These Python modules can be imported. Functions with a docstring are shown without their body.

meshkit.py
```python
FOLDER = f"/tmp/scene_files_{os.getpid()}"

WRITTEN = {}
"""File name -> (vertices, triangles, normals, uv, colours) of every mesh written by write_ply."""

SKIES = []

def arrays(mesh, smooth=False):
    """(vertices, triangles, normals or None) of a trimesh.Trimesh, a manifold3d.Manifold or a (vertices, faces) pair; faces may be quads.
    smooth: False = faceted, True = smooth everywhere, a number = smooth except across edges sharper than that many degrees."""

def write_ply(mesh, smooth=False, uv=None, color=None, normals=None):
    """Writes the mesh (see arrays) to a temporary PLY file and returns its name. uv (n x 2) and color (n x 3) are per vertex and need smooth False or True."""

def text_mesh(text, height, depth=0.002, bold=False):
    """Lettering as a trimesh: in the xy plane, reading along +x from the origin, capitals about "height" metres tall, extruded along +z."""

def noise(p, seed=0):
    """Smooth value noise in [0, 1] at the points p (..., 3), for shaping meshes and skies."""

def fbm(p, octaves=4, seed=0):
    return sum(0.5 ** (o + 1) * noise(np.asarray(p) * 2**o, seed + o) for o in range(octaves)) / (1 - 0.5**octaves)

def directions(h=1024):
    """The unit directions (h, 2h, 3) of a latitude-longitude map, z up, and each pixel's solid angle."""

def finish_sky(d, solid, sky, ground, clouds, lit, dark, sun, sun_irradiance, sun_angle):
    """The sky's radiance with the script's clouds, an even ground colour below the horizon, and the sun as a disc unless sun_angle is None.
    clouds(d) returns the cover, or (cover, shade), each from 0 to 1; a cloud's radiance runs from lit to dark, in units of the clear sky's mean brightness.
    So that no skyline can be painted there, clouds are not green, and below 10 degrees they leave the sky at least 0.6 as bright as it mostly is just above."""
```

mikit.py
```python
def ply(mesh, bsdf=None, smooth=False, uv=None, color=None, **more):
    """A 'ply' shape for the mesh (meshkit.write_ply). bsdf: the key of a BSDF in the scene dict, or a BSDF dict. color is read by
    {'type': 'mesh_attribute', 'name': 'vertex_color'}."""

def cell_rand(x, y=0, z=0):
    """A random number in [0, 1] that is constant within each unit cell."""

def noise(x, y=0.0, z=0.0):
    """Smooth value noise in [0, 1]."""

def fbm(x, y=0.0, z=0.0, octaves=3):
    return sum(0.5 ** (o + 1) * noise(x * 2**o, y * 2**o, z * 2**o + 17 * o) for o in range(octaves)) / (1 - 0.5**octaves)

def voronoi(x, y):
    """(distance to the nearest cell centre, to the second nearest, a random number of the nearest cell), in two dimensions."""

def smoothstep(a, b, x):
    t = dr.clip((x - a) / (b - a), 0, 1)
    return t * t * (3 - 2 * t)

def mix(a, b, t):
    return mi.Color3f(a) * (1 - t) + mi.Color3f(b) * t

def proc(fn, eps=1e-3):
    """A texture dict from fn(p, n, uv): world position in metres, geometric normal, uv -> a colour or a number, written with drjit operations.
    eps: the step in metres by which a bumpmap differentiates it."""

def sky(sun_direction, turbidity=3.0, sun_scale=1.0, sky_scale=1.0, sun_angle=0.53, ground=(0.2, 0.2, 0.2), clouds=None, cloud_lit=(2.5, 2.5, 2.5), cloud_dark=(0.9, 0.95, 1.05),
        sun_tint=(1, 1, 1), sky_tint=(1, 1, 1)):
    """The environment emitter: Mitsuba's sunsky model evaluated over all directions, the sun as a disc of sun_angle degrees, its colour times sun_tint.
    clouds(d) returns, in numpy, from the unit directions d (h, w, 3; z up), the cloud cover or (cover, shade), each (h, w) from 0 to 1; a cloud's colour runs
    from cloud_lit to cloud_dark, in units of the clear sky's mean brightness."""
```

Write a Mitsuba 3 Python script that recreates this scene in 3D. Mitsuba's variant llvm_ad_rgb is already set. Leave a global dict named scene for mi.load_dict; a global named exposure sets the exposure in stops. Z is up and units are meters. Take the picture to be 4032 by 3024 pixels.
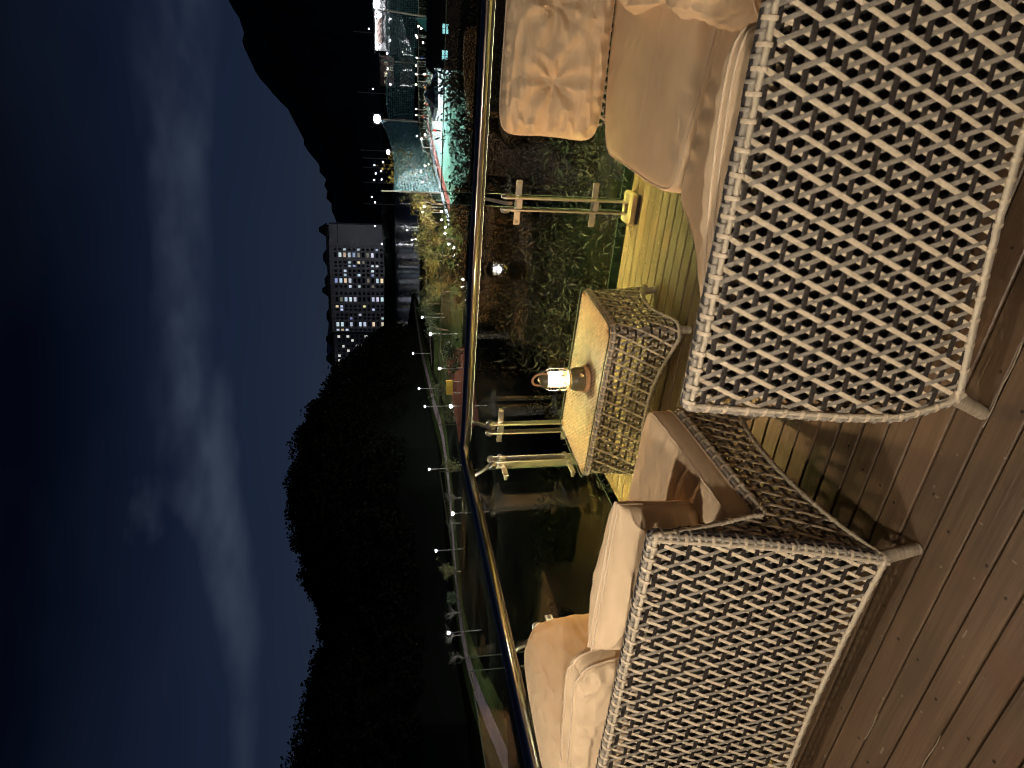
import math, random
import numpy as np, trimesh, manifold3d, shapely
import drjit as dr
import mitsuba as mi, mikit, meshkit
from shapely.geometry import Polygon, LineString, box as sbox
from mikit import noise, fbm, cell_rand, smoothstep, mix

T = mi.ScalarTransform4f
scene, labels, _count = {"type": "scene"}, {}, {}
rng = np.random.default_rng(7)

# ------------------------------------------------------------------ camera, sky, exposure
# x runs along the right railing, y along the left one, z up, deck at z = 0; the photograph was taken with the phone turned on its side
EYE = np.array([0.0, 0.0, 1.7])
RIGHT = np.array([0.88444332, 0.46625995, -0.01901764])
DOWN = np.array([0.07643546, -0.1849521, -0.97977056])
FWD = np.array([-0.46034512, 0.8650979, -0.19921844])
scene["camera"] = {"type": "perspective", "fov": 75.58, "fov_axis": "x", "near_clip": 0.05, "far_clip": 9000.0,
                   "to_world": T().look_at(origin=EYE.tolist(), target=(EYE + FWD).tolist(), up=RIGHT.tolist())}
FAZ = math.atan2(FWD[1], FWD[0])


def clouds(d):
    az = np.degrees(-((np.arctan2(d[..., 1], d[..., 0]) - FAZ + np.pi) % (2 * np.pi) - np.pi))
    el = np.degrees(np.arcsin(np.clip(d[..., 2], -1, 1)))
    n1 = meshkit.fbm(np.stack([az * 0.07, el * 0.28, az * 0 + 2.0], -1), 5)
    n2 = meshkit.fbm(np.stack([az * 0.22, el * 0.6, az * 0 + 9.0], -1), 4)
    n3 = meshkit.fbm(np.stack([az * 0.04, el * 0.12, az * 0 + 31.0], -1), 4)
    mid = np.interp(az, [-45, -19, -10, 0, 8, 15, 22, 32, 60], [8.5, 10.6, 12.9, 13.6, 13.9, 14.3, 13.7, 13.2, 13])
    half = np.interp(az, [-45, -22, -15, -6, 2, 10, 20, 30, 60], [1.0, 1.5, 2.4, 3.2, 3.2, 2.9, 2.7, 2.6, 2.6])
    n4 = meshkit.fbm(np.stack([az * 0.13 + el * 0.05, el * 0.34, az * 0 + 51.0], -1), 5)
    w = (el - mid + (n1 - 0.5) * 4.0) / half
    body = np.clip(1.0 - np.abs(w) ** 1.6, 0, 1)
    streak = body * np.clip(2.5 * n4 - 0.38, 0, 1.3) * np.interp(az, [-60, -24, -15, -8, 4, 12, 24, 60], [0.05, 0.3, 0.75, 0.95, 1.0, 0.85, 0.62, 0.4])
    streak = streak * np.clip(0.3 + 1.4 * n2, 0, 1.25)
    p2 = np.clip(1.1 - ((az + 9.2) / 3.6) ** 2 - ((el - 17.4 + 0.05 * (az + 8.6)) / 1.3) ** 2 + (n2 - 0.5) * 3.2 + (n1 - 0.5) * 2.5, 0, 1.2) * 0.38
    veil = np.clip(n3 * 1.6 - 0.5, 0, 1) * 0.16
    cl = np.clip(streak + p2 + veil, 0, 1.15) * 0.76
    cd = np.clip((el - 13) / 12, 0, 1) * 0.88                         # the high sky is nearly black
    cover = 1 - (1 - cd * (1 - cl)) * (1 - cl)
    shade = np.clip(1 - cl / np.maximum(cover, 1e-6), 0, 1)
    return cover, shade


scene["sky"] = {**mikit.sky((0.46, -0.86, 0.3), turbidity=3, sun_scale=0.0, sky_scale=1.0, sky_tint=(0.118, 0.134, 0.25), ground=(0.05, 0.05, 0.05), clouds=clouds,
                            cloud_lit=(3.3, 4.5, 7.0), cloud_dark=(0.03, 0.07, 0.25)), "sampling_weight": 1.5}
exposure = 0.0


# ------------------------------------------------------------------ helpers
def key_for(name, parent=None):
    base = (parent + "__" if parent else "") + name
    n = _count.get(base, 0)
    _count[base] = n + 1
    return base if n == 0 else f"{base}_{n:03d}"


def rgb(v):
    return {"type": "rgb", "value": [float(x) for x in v]} if not callable(v) else mikit.proc(v)


def mat(key, base, rough=0.5, metal=0.0, spec=0.5, bump=None, bscale=0.001, **kw):
    b = {"type": "principled", "base_color": rgb(base), "roughness": rough if not callable(rough) else mikit.proc(rough), "metallic": metal, "specular": spec, **kw}
    if bump is not None:
        b = {"type": "bumpmap", "arbitrary": mikit.proc(bump, eps=0.0015), "scale": bscale, "bsdf": b}
    scene[key] = {"type": "twosided", "bsdf": b}
    return key


def put(name, mesh, bsdf, parent=None, label=None, category=None, group=None, kind=None, smooth=False, **more):
    key = key_for(name, parent)
    scene[key] = mikit.ply(mesh, bsdf, smooth=smooth, **more)
    info = {k: v for k, v in (("label", label), ("category", category), ("group", group), ("kind", kind)) if v}
    if info:
        labels[key] = info
    return key


def thing(name, label, category, group=None):
    key = key_for(name)
    labels[key] = {"label": label, "category": category, **({"group": group} if group else {})}
    return key


class MB:
    """Collects vertices and triangles into one mesh."""

    def __init__(self):
        self.v, self.f, self.uv, self.n = [], [], [], 0

    def add(self, v, f, uv=None):
        v, f = np.asarray(v, float), np.asarray(f, int)
        if f.shape[1] == 4:
            f = np.vstack([f[:, [0, 1, 2]], f[:, [0, 2, 3]]])
        self.v.append(v); self.f.append(f + self.n); self.n += len(v)
        self.uv.append(np.zeros((len(v), 2)) if uv is None else np.asarray(uv, float))
        return self

    def box(self, c, s, R=None, chamfer=0.0):
        h = np.array(s, float) / 2
        if chamfer > 0:
            m = manifold3d.Manifold.hull_points(np.array([[sx * (h[0] - (0 if a == 0 else chamfer)), sy * (h[1] - (0 if a == 1 else chamfer)), sz * (h[2] - (0 if a == 2 else chamfer))]
                                                          for sx in (-1, 1) for sy in (-1, 1) for sz in (-1, 1) for a in range(3)]))
            q = m.to_mesh(); v, f = np.array(q.vert_properties[:, :3]), np.array(q.tri_verts)
        else:
            v = np.array([[x, y, z] for x in (-1, 1) for y in (-1, 1) for z in (-1, 1)]) * h
            f = np.array([[0, 1, 3], [0, 3, 2], [4, 6, 7], [4, 7, 5], [0, 4, 5], [0, 5, 1], [2, 3, 7], [2, 7, 6], [0, 2, 6], [0, 6, 4], [1, 5, 7], [1, 7, 3]])
        if R is not None:
            v = v @ np.asarray(R).T
        return self.add(v + np.array(c, float), f)

    def tube(self, path, r, n=8, cap=True, closed=False):
        v, f = tube(path, r, n, cap, closed)
        return self.add(v, f)

    def lathe(self, c, prof, n=24):
        a = np.arange(n) * 2 * np.pi / n
        prof = np.asarray(prof, float)
        v = np.stack([prof[:, None, 0] * np.cos(a), prof[:, None, 0] * np.sin(a), np.repeat(prof[:, 1:2], n, 1)], -1).reshape(-1, 3) + np.array(c, float)
        i = np.arange(n); f = []
        for k in range(len(prof) - 1):
            f += np.stack([k * n + i, k * n + (i + 1) % n, (k + 1) * n + (i + 1) % n, (k + 1) * n + i], 1).tolist()
        return self.add(v, np.array(f))

    def mesh(self):
        return np.vstack(self.v), np.vstack(self.f)

    def put(self, name, bsdf, parent=None, **kw):
        return put(name, self.mesh(), bsdf, parent, **kw)


def frames(path):
    p = np.asarray(path, float)
    t = np.gradient(p, axis=0)
    return p, t / np.maximum(np.linalg.norm(t, axis=1, keepdims=True), 1e-9)


def tube(path, r, n=8, cap=True, closed=False):
    p = np.asarray(path, float)
    if closed:
        t = np.roll(p, -1, 0) - np.roll(p, 1, 0)
        t /= np.linalg.norm(t, axis=1, keepdims=True)
    else:
        p, t = frames(p)
    r = np.broadcast_to(np.asarray(r, float), len(p))
    ref = np.array([0.13, 0.21, 1.0]) if abs(t[0][2]) < 0.9 else np.array([1.0, 0.2, 0.1])
    x = np.cross(ref, t[0]); x /= np.linalg.norm(x)
    xs = []
    for ti in t:
        x = x - ti * (x @ ti); x /= max(np.linalg.norm(x), 1e-9); xs.append(x.copy())
    xs = np.array(xs); ys = np.cross(t, xs)
    a = np.arange(n) * 2 * np.pi / n
    v = (p[:, None] + r[:, None, None] * (np.cos(a)[None, :, None] * xs[:, None] + np.sin(a)[None, :, None] * ys[:, None])).reshape(-1, 3)
    i = np.arange(n); m = len(p); f = []
    for k in range(m if closed else m - 1):
        q = (k + 1) % m
        f.append(np.stack([k * n + i, k * n + (i + 1) % n, q * n + (i + 1) % n, q * n + i], 1))
    f = np.vstack(f); f = np.vstack([f[:, [0, 1, 2]], f[:, [0, 2, 3]]])
    if cap and not closed:
        v = np.vstack([v, p[:1], p[-1:]])
        f = np.vstack([f, np.stack([i * 0 + m * n, (i + 1) % n, i], 1), np.stack([i * 0 + m * n + 1, (m - 1) * n + i, (m - 1) * n + (i + 1) % n], 1)])
    return v, f


def rotz(deg):
    a = math.radians(deg)
    return np.array([[math.cos(a), -math.sin(a), 0], [math.sin(a), math.cos(a), 0], [0, 0, 1.0]])


def bez(a, b, c, n=10):
    t = np.linspace(0, 1, n)[:, None]
    return (1 - t) ** 2 * np.array(a, float) + 2 * t * (1 - t) * np.array(b, float) + t ** 2 * np.array(c, float)


# ------------------------------------------------------------------ materials
def speckle(base, amt, su=55.0, sv=900.0):
    b = tuple(base)

    def fn(p, n, uv):
        g = fbm(uv.x * su, uv.y * 9.0, p.z * 3, octaves=3)
        s = noise(uv.x * 420.0, uv.y * 7.0, 3.0)
        k = 1 + amt * (g - 0.5) * 2 - amt * 1.2 * smoothstep(0.66, 0.82, s) * g
        return mi.Color3f(*b) * k
    return fn


def matte(key, base):
    scene[key] = {"type": "twosided", "bsdf": {"type": "diffuse", "reflectance": rgb(base)}}


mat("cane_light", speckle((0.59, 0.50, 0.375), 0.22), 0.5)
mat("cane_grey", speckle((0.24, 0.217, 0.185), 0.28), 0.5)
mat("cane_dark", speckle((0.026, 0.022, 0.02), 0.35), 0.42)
mat("cane_tie", (0.52, 0.44, 0.33), 0.5)
mat("cane_rim", (0.46, 0.40, 0.31), 0.5)
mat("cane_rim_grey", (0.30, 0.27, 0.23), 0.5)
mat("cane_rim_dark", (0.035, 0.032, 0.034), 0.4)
mat("wrapped_leg", lambda p, n, uv: mi.Color3f(0.30, 0.25, 0.19) * (0.62 + 0.5 * noise(p.z * 190.0, p.x * 20, p.y * 20)), 0.5)
mat("fabric", lambda p, n, uv: mi.Color3f(0.61, 0.468, 0.315) * (0.9 + 0.2 * fbm(p.x * 9, p.y * 9, p.z * 9)), 0.75, spec=0.25, sheen=0.25,
    bump=lambda p, n, uv: noise(p.x * 900, p.y * 900, p.z * 900) * 0.35 + fbm(p.x * 30, p.y * 30, p.z * 30), bscale=0.0016)
mat("piping", (0.60, 0.475, 0.35), 0.6)

PITCH = 0.1025


def deck_color(p, n, uv):
    i = dr.floor(p.y / PITCH)
    r = cell_rand(i, 3)
    g = fbm(p.x * 2.2 + i * 7.3, p.y * 55.0, r * 9, octaves=4)
    fine = noise(p.x * 9.0 + i * 3, p.y * 420.0, 1.0)
    blotch = fbm(p.x * 1.7, p.y * 2.3, 4.0)
    c = mix((0.108, 0.07, 0.043), (0.06, 0.037, 0.023), g) * (0.78 + 0.44 * r)
    c = c * (0.86 + 0.28 * fine) * (0.55 + 0.9 * blotch)
    c = mix(c, (0.10, 0.048, 0.026), smoothstep(0.6, 0.8, fbm(p.x * 3.1, p.y * 5.0 + i, 8.0)) * 0.5)
    jx = p.x / 0.47 + r * 0.3                                            # screw holes, two rows
    fx = (jx - dr.floor(jx) - 0.5) * 0.47
    fy = p.y / PITCH - i - 0.5
    jit = (cell_rand(i, dr.floor(jx), 5) - 0.5) * 0.07
    hole = dr.sqrt(dr.square(fx + jit) + dr.square((fy - (cell_rand(i, dr.floor(jx), 6) - 0.5) * 0.7) * PITCH))
    c = c * (1 - 0.85 * smoothstep(0.0065, 0.004, hole))
    sp = noise(p.x * 38 + 5, p.y * 38, 6.0)
    return mix(c, (0.25, 0.21, 0.16), smoothstep(0.962, 0.975, sp) * 0.45)


def deck_bump(p, n, uv):
    return fbm(p.x * 4, p.y * 160.0, 1.0, octaves=3) + 0.4 * fbm(p.x * 25, p.y * 25, 2.0)


mat("deck_wood", deck_color, lambda p, n, uv: 0.38 + 0.3 * fbm(p.x * 3, p.y * 6, 2.0), bump=deck_bump, bscale=0.0016)
mat("caulk", (0.20, 0.155, 0.11), 0.7)
mat("under_deck", (0.01, 0.009, 0.008), 0.8)
mat("fascia", (0.09, 0.06, 0.035), 0.6)
mat("block_wood", lambda p, n, uv: mix((0.33, 0.23, 0.12), (0.22, 0.14, 0.07), fbm(p.x * 60, p.y * 60, p.z * 20)), 0.5)
mat("steel", (0.62, 0.58, 0.53), lambda p, n, uv: 0.30 + 0.12 * noise(p.x * 8, p.y * 8, p.z * 300), metal=1.0)
mat("steel_polished", (0.72, 0.68, 0.64), 0.1, metal=1.0)
mat("rail_steel", (0.55, 0.53, 0.54), lambda p, n, uv: 0.085 + 0.05 * fbm(p.x * 40, p.y * 40, p.z * 40), metal=1.0)
scene["glass"] = {"type": "thindielectric", "int_ior": 1.55}
scene["table_glass"] = {"type": "mask", "opacity": 0.075, "bsdf": {"type": "twosided", "bsdf": {"type": "conductor"}}}
mat("glass_edge", (0.035, 0.055, 0.05), 0.15)
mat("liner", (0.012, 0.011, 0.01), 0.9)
mat("gasket", (0.015, 0.015, 0.015), 0.5)
mat("olive_paint", (0.115, 0.10, 0.055), 0.38)
mat("lantern_wood", lambda p, n, uv: mix((0.55, 0.34, 0.19), (0.40, 0.22, 0.11), noise(p.x * 300, p.y * 300, 0)), 0.5)
mat("warm_glass", (0.95, 0.72, 0.34), 0.25)  # amber of the lamp glow put into the rib colour
mat("brass", (0.75, 0.55, 0.28), 0.25, metal=1.0)


def sheet_color(p, n, uv):
    u, v = uv.x / 0.029, uv.y / 0.0145
    row = dr.floor(v)
    uu = u + 0.5 * (row - 2 * dr.floor(row / 2))
    cx = uu - dr.floor(uu); cy = v - row
    gap = smoothstep(0.0, 0.2, dr.minimum(cx, 1 - cx)) * smoothstep(0.0, 0.22, dr.minimum(cy, 1 - cy))
    return mi.Color3f(0.66, 0.47, 0.29) * (0.06 + 0.94 * gap) * (0.8 + 0.4 * cell_rand(dr.floor(uu), row))


def sheet_bump(p, n, uv):
    u, v = uv.x / 0.029, uv.y / 0.0145
    row = dr.floor(v)
    uu = u + 0.5 * (row - 2 * dr.floor(row / 2))
    cx = uu - dr.floor(uu); cy = v - row
    return dr.sin(cx * math.pi) * dr.sqrt(dr.maximum(dr.sin(cy * math.pi), 0.0))


mat("wicker_sheet", sheet_color, 0.5, bump=sheet_bump, bscale=0.003)


def lamp(L, col, weight):
    return {"type": "area", "radiance": {"type": "rgb", "value": [float(L * c) for c in col]}, "sampling_weight": weight}


WARM = (1.0, 0.78, 0.50)
CREAM = (1.0, 0.85, 0.655)
mat("bulb", (0.9, 0.85, 0.7), 0.4)


# ------------------------------------------------------------------ the deck
X0, X1, Y0, Y1 = -2.89, 2.6, -1.75, 4.305
mb = MB()
mb.box(((X0 + X1) / 2, (Y0 + Y1) / 2, -0.09), (X1 - X0 - 0.04, Y1 - Y0 - 0.04, 0.08))
deck = put("deck", mb.mesh(), "under_deck", label="brown timber deck of narrow boards running along the right railing", kind="structure")
i0, i1 = int(math.floor(Y0 / PITCH)), int(math.floor(Y1 / PITCH))
for i in range(i0, i1):
    y = (i + 0.5) * PITCH
    wob = 0.0012 * math.sin(i * 7.7)
    MB().box(((X0 + X1) / 2, y, -0.0135 + wob), (X1 - X0, PITCH - 0.0075, 0.027), chamfer=0.0034).put("plank", "deck_wood", deck)
for i in (-6, -4, -2, 0, 2, 5, 7, 9, 10, 12, 13):                  # old filler that swells out of some joints
    for q in range(2):
        xa = rng.uniform(-2.2, 0.2); ln = rng.uniform(0.1, 0.4)
        xs = np.arange(xa, xa + ln, 0.02)
        pts = np.stack([xs, i * PITCH + 0.0015 * np.sin(xs * 40 + i) + rng.normal(0, 0.0007, len(xs)), np.full(len(xs), -0.0022)], 1)
        MB().tube(pts, 0.002 + rng.normal(0, 0.0005, len(xs)).clip(-0.001, 0.001), 6).put("joint_filler", "caulk", deck)
MB().box(((X0 + X1) / 2, Y1 + 0.004, -0.11), (X1 - X0, 0.03, 0.2)).put("edge_board", "fascia", deck)
MB().box((X0 - 0.017, (Y0 + Y1) / 2, -0.11), (0.03, Y1 - Y0, 0.2)).put("edge_board", "fascia", deck)

# ------------------------------------------------------------------ the glass railing
rail = thing("glass_railing", "steel handrail and clamped glass panes running round the two open sides of the deck", "railing")
RZ, RR, XR, YR = 1.045, 0.034, -2.905, 4.30
arc = [(XR + 0.12 - 0.12 * math.cos(a) * 1.0, YR - 0.12 + 0.12 * math.sin(a), RZ) for a in np.linspace(0, math.pi / 2, 9)]
hr = [(XR, -1.7, RZ), (XR, 1.0, RZ), (XR, 3.5, RZ)] + arc + [(-2.0, YR, RZ), (0.0, YR, RZ), (2.6, YR, RZ)]
put("handrail", tube(hr, RR, 28), "rail_steel", rail, smooth=40)
mb = MB()
LED_W = 0.011
for (ax, ay, bx, by) in ((XR, 1.5, XR, YR - 0.13), (XR + 0.13, YR, 2.6, YR)):
    d = np.array([bx - ax, by - ay, 0.0]); d /= np.linalg.norm(d); s = np.cross(d, [0, 0, 1.0])
    if s @ np.array([1, -1, 0]) < 0:
        s = -s
    c0, c1 = np.array([ax, ay, RZ - RR - 0.002]), np.array([bx, by, RZ - RR - 0.002])
    dn = np.array([0, 0, -1.0]) * 0.9976 + s * 0.07
    up = np.cross(dn, d) * LED_W / 2
    off = s * 0.012 + np.array([0, 0, 0.001])
    v = np.array([c0 - up, c1 - up, c1 + up, c0 + up]) + off
    f = np.array([[0, 1, 2], [0, 2, 3]])
    if np.cross(v[1] - v[0], v[2] - v[0]) @ dn < 0:
        f = f[:, ::-1]
    mb.add(v, f)
    for so, lip in ((0.020, 0.0055), (-0.004, 0.011)):                  # unseen lips beside the strip, placed to limit its spread
        cc = (c0 + c1) / 2 + s * so + np.array([0, 0, -lip / 2 + 0.004])
        MB().box(cc, (abs(bx - ax) + 0.0018, abs(by - ay) + 0.0018, lip + 0.008)).put("led_channel", "gasket", rail)
scene[key_for("led_strip", rail)] = mikit.ply(mb.mesh(), "bulb", emitter=lamp(1350.0, (0.98, 0.90, 0.25), 6.0))


def post(pos, run, top=0.885, dz=0.0):
    """Twin flat bars on a timber block, two straps that clamp the panes, an arm up to the handrail. run: the angle of the railing here."""
    R = rotz(run)
    L = lambda x, y, z: np.array(pos) + R @ np.array([x, y, 0]) + np.array([0, 0, z])
    k = key_for("post", rail)
    for s in (-1, 1):
        prof = [L(s * 0.037, 0, 0.05), L(s * 0.037, 0, top)]
        MB().box((prof[0] + prof[1]) / 2, (0.012, 0.055, top - 0.05), R, 0.002).put("bar", "steel", k)
        a = np.linspace(0, math.pi, 9)
        hs = np.array([[x, y, z] for x in (-0.006, 0.006) for (y, z) in zip(0.0275 * np.cos(a), 0.0275 * np.sin(a))])
        q = manifold3d.Manifold.hull_points(hs).to_mesh()
        MB().add(q.vert_properties[:, :3] @ R.T + L(s * 0.037, 0, top), q.tri_verts).put("bar_end", "steel", k)
        for zz, r in ((top - 0.004, 0.030), (top - 0.055, 0.015), (top - 0.093, 0.015), (0.30, 0.014)):
            pr = [(r, 0.0), (r * 0.97, r * 0.28), (r * 0.8, r * 0.5), (r * 0.45, r * 0.64), (0.0005, r * 0.68)]
            m = MB().lathe((0, 0, 0), pr, 16); v, f = m.mesh()
            M = np.array([[0, 0, s], [0, 1, 0], [1, 0, 0]], float)
            MB().add((v @ M.T) @ R.T + L(s * 0.043, 0, zz), f).put("bolt", "steel_polished", k, smooth=40)
    for zz in (0.285, top - 0.09):
        MB().box(L(0, 0.028, zz), (0.285, 0.008, 0.042), R, 0.003).put("strap", "steel", k)
        for s in (-1, 1):
            m = MB().lathe((0, 0, 0), [(0.011, 0.0), (0.011, 0.005), (0.006, 0.009), (0.0004, 0.0095)], 14); v, f = m.mesh()
            M = np.array([[1, 0, 0], [0, 0, -1], [0, 1, 0]], float)
            MB().add((v @ M.T) @ R.T + L(s * 0.125, 0.022, zz), f).put("clamp_bolt", "steel_polished", k, smooth=40)
            MB().box(L(s * 0.125, 0.05, zz), (0.022, 0.04, 0.022), R, 0.002).put("clamp", "steel", k)
        MB().box(L(0, 0, zz), (0.06, 0.04, 0.04), R, 0.002).put("spacer", "steel", k)
    q = manifold3d.Manifold.hull_points(np.array([[x, y, z] for (z, w, yy) in ((top - 0.02, 0.012, 0.0), (RZ - RR + 0.004, 0.006, 0.12)) for x in (-w, w) for y in (yy - 0.022 + w, yy + 0.022 - w) for z in (z,)] +
                                                  [[x, 0.0, top - 0.05] for x in (-0.01, 0.01)])).to_mesh()
    MB().add(q.vert_properties[:, :3] @ R.T + L(0, 0, 0), q.tri_verts).put("arm", "steel", k)
    MB().box(L(0, 0, 0.012), (0.19, 0.13, 0.02), R).put("block_foot", "under_deck", k)  # near-black slab that reads as the dark gap under the block
    MB().box(L(0, 0, 0.046), (0.205, 0.15, 0.05), R, 0.012).put("base_block", "block_wood", k)


post((-0.92, 4.18, 0), 0)
post((-2.60, 4.18, 0), 0)
post((0.85, 4.18, 0), 0)
post((-2.785, 4.00, 0), 90)
post((-2.785, 2.40, 0), 90)
post((-2.785, 0.75, 0), 90)


def pane(a, b, z0, z1):
    a, b = np.array(a, float), np.array(b, float)
    k = put("glass_pane", (np.array([[*a, z0], [*b, z0], [*b, z1], [*a, z1]]), np.array([[0, 1, 2], [0, 2, 3]])), "glass", rail)
    d = (b - a) / np.linalg.norm(b - a)
    rim = [(*(a - d * 0.001), z0), (*(b + d * 0.001), z0), (*(b + d * 0.001), z1), (*(a - d * 0.001), z1)]
    for q in range(4):
        MB().tube([rim[q], rim[(q + 1) % 4]], 0.003, 6).put("polished_edge", "glass_edge", k)


GY, GX = 4.375, -2.965
pane((-0.902, GY), (0.80, GY), 0.045, 1.272)
pane((-2.672, GY), (-0.985, GY), 0.04, 1.252)
pane((0.88, GY), (2.6, GY), 0.045, 1.272)
pane((GX, 2.44), (GX, 4.165), 0.03, 1.247)
pane((GX, 0.80), (GX, 2.35), 0.03, 1.247)
pane((GX, -1.6), (GX, 0.72), 0.03, 1.247)

# ------------------------------------------------------------------ woven cane panels
CANE = {"light": "cane_light", "grey": "cane_grey", "dark": "cane_dark"}


def ribbon(P, N, w, th):
    _, t = frames(P)
    s = np.cross(t, N); s /= np.maximum(np.linalg.norm(s, axis=1, keepdims=True), 1e-9)
    n = np.cross(s, t)
    prof = [(-0.5, -0.5), (-0.5, 0.25), (-0.22, 0.5), (0.22, 0.5), (0.5, 0.25), (0.5, -0.5)]
    v = np.stack([P + s * (a * w) + n * (b * th) for a, b in prof], 1)
    m, k = v.shape[:2]
    length = np.concatenate([[0], np.cumsum(np.linalg.norm(np.diff(P, axis=0), axis=1))])
    uv = np.stack([np.repeat((length + P[0, 0] * 3.1 + P[0, 2] * 1.7)[:, None], k, 1), np.tile([0.0, 0.15, 0.35, 0.65, 0.85, 1.0], (m, 1))], -1).reshape(-1, 2)
    i = np.arange(k); f = []
    for a in range(m - 1):
        f.append(np.stack([a * k + i, a * k + (i + 1) % k, (a + 1) * k + (i + 1) % k, (a + 1) * k + i], 1))
    return v.reshape(-1, 3), np.vstack(f), uv


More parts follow.
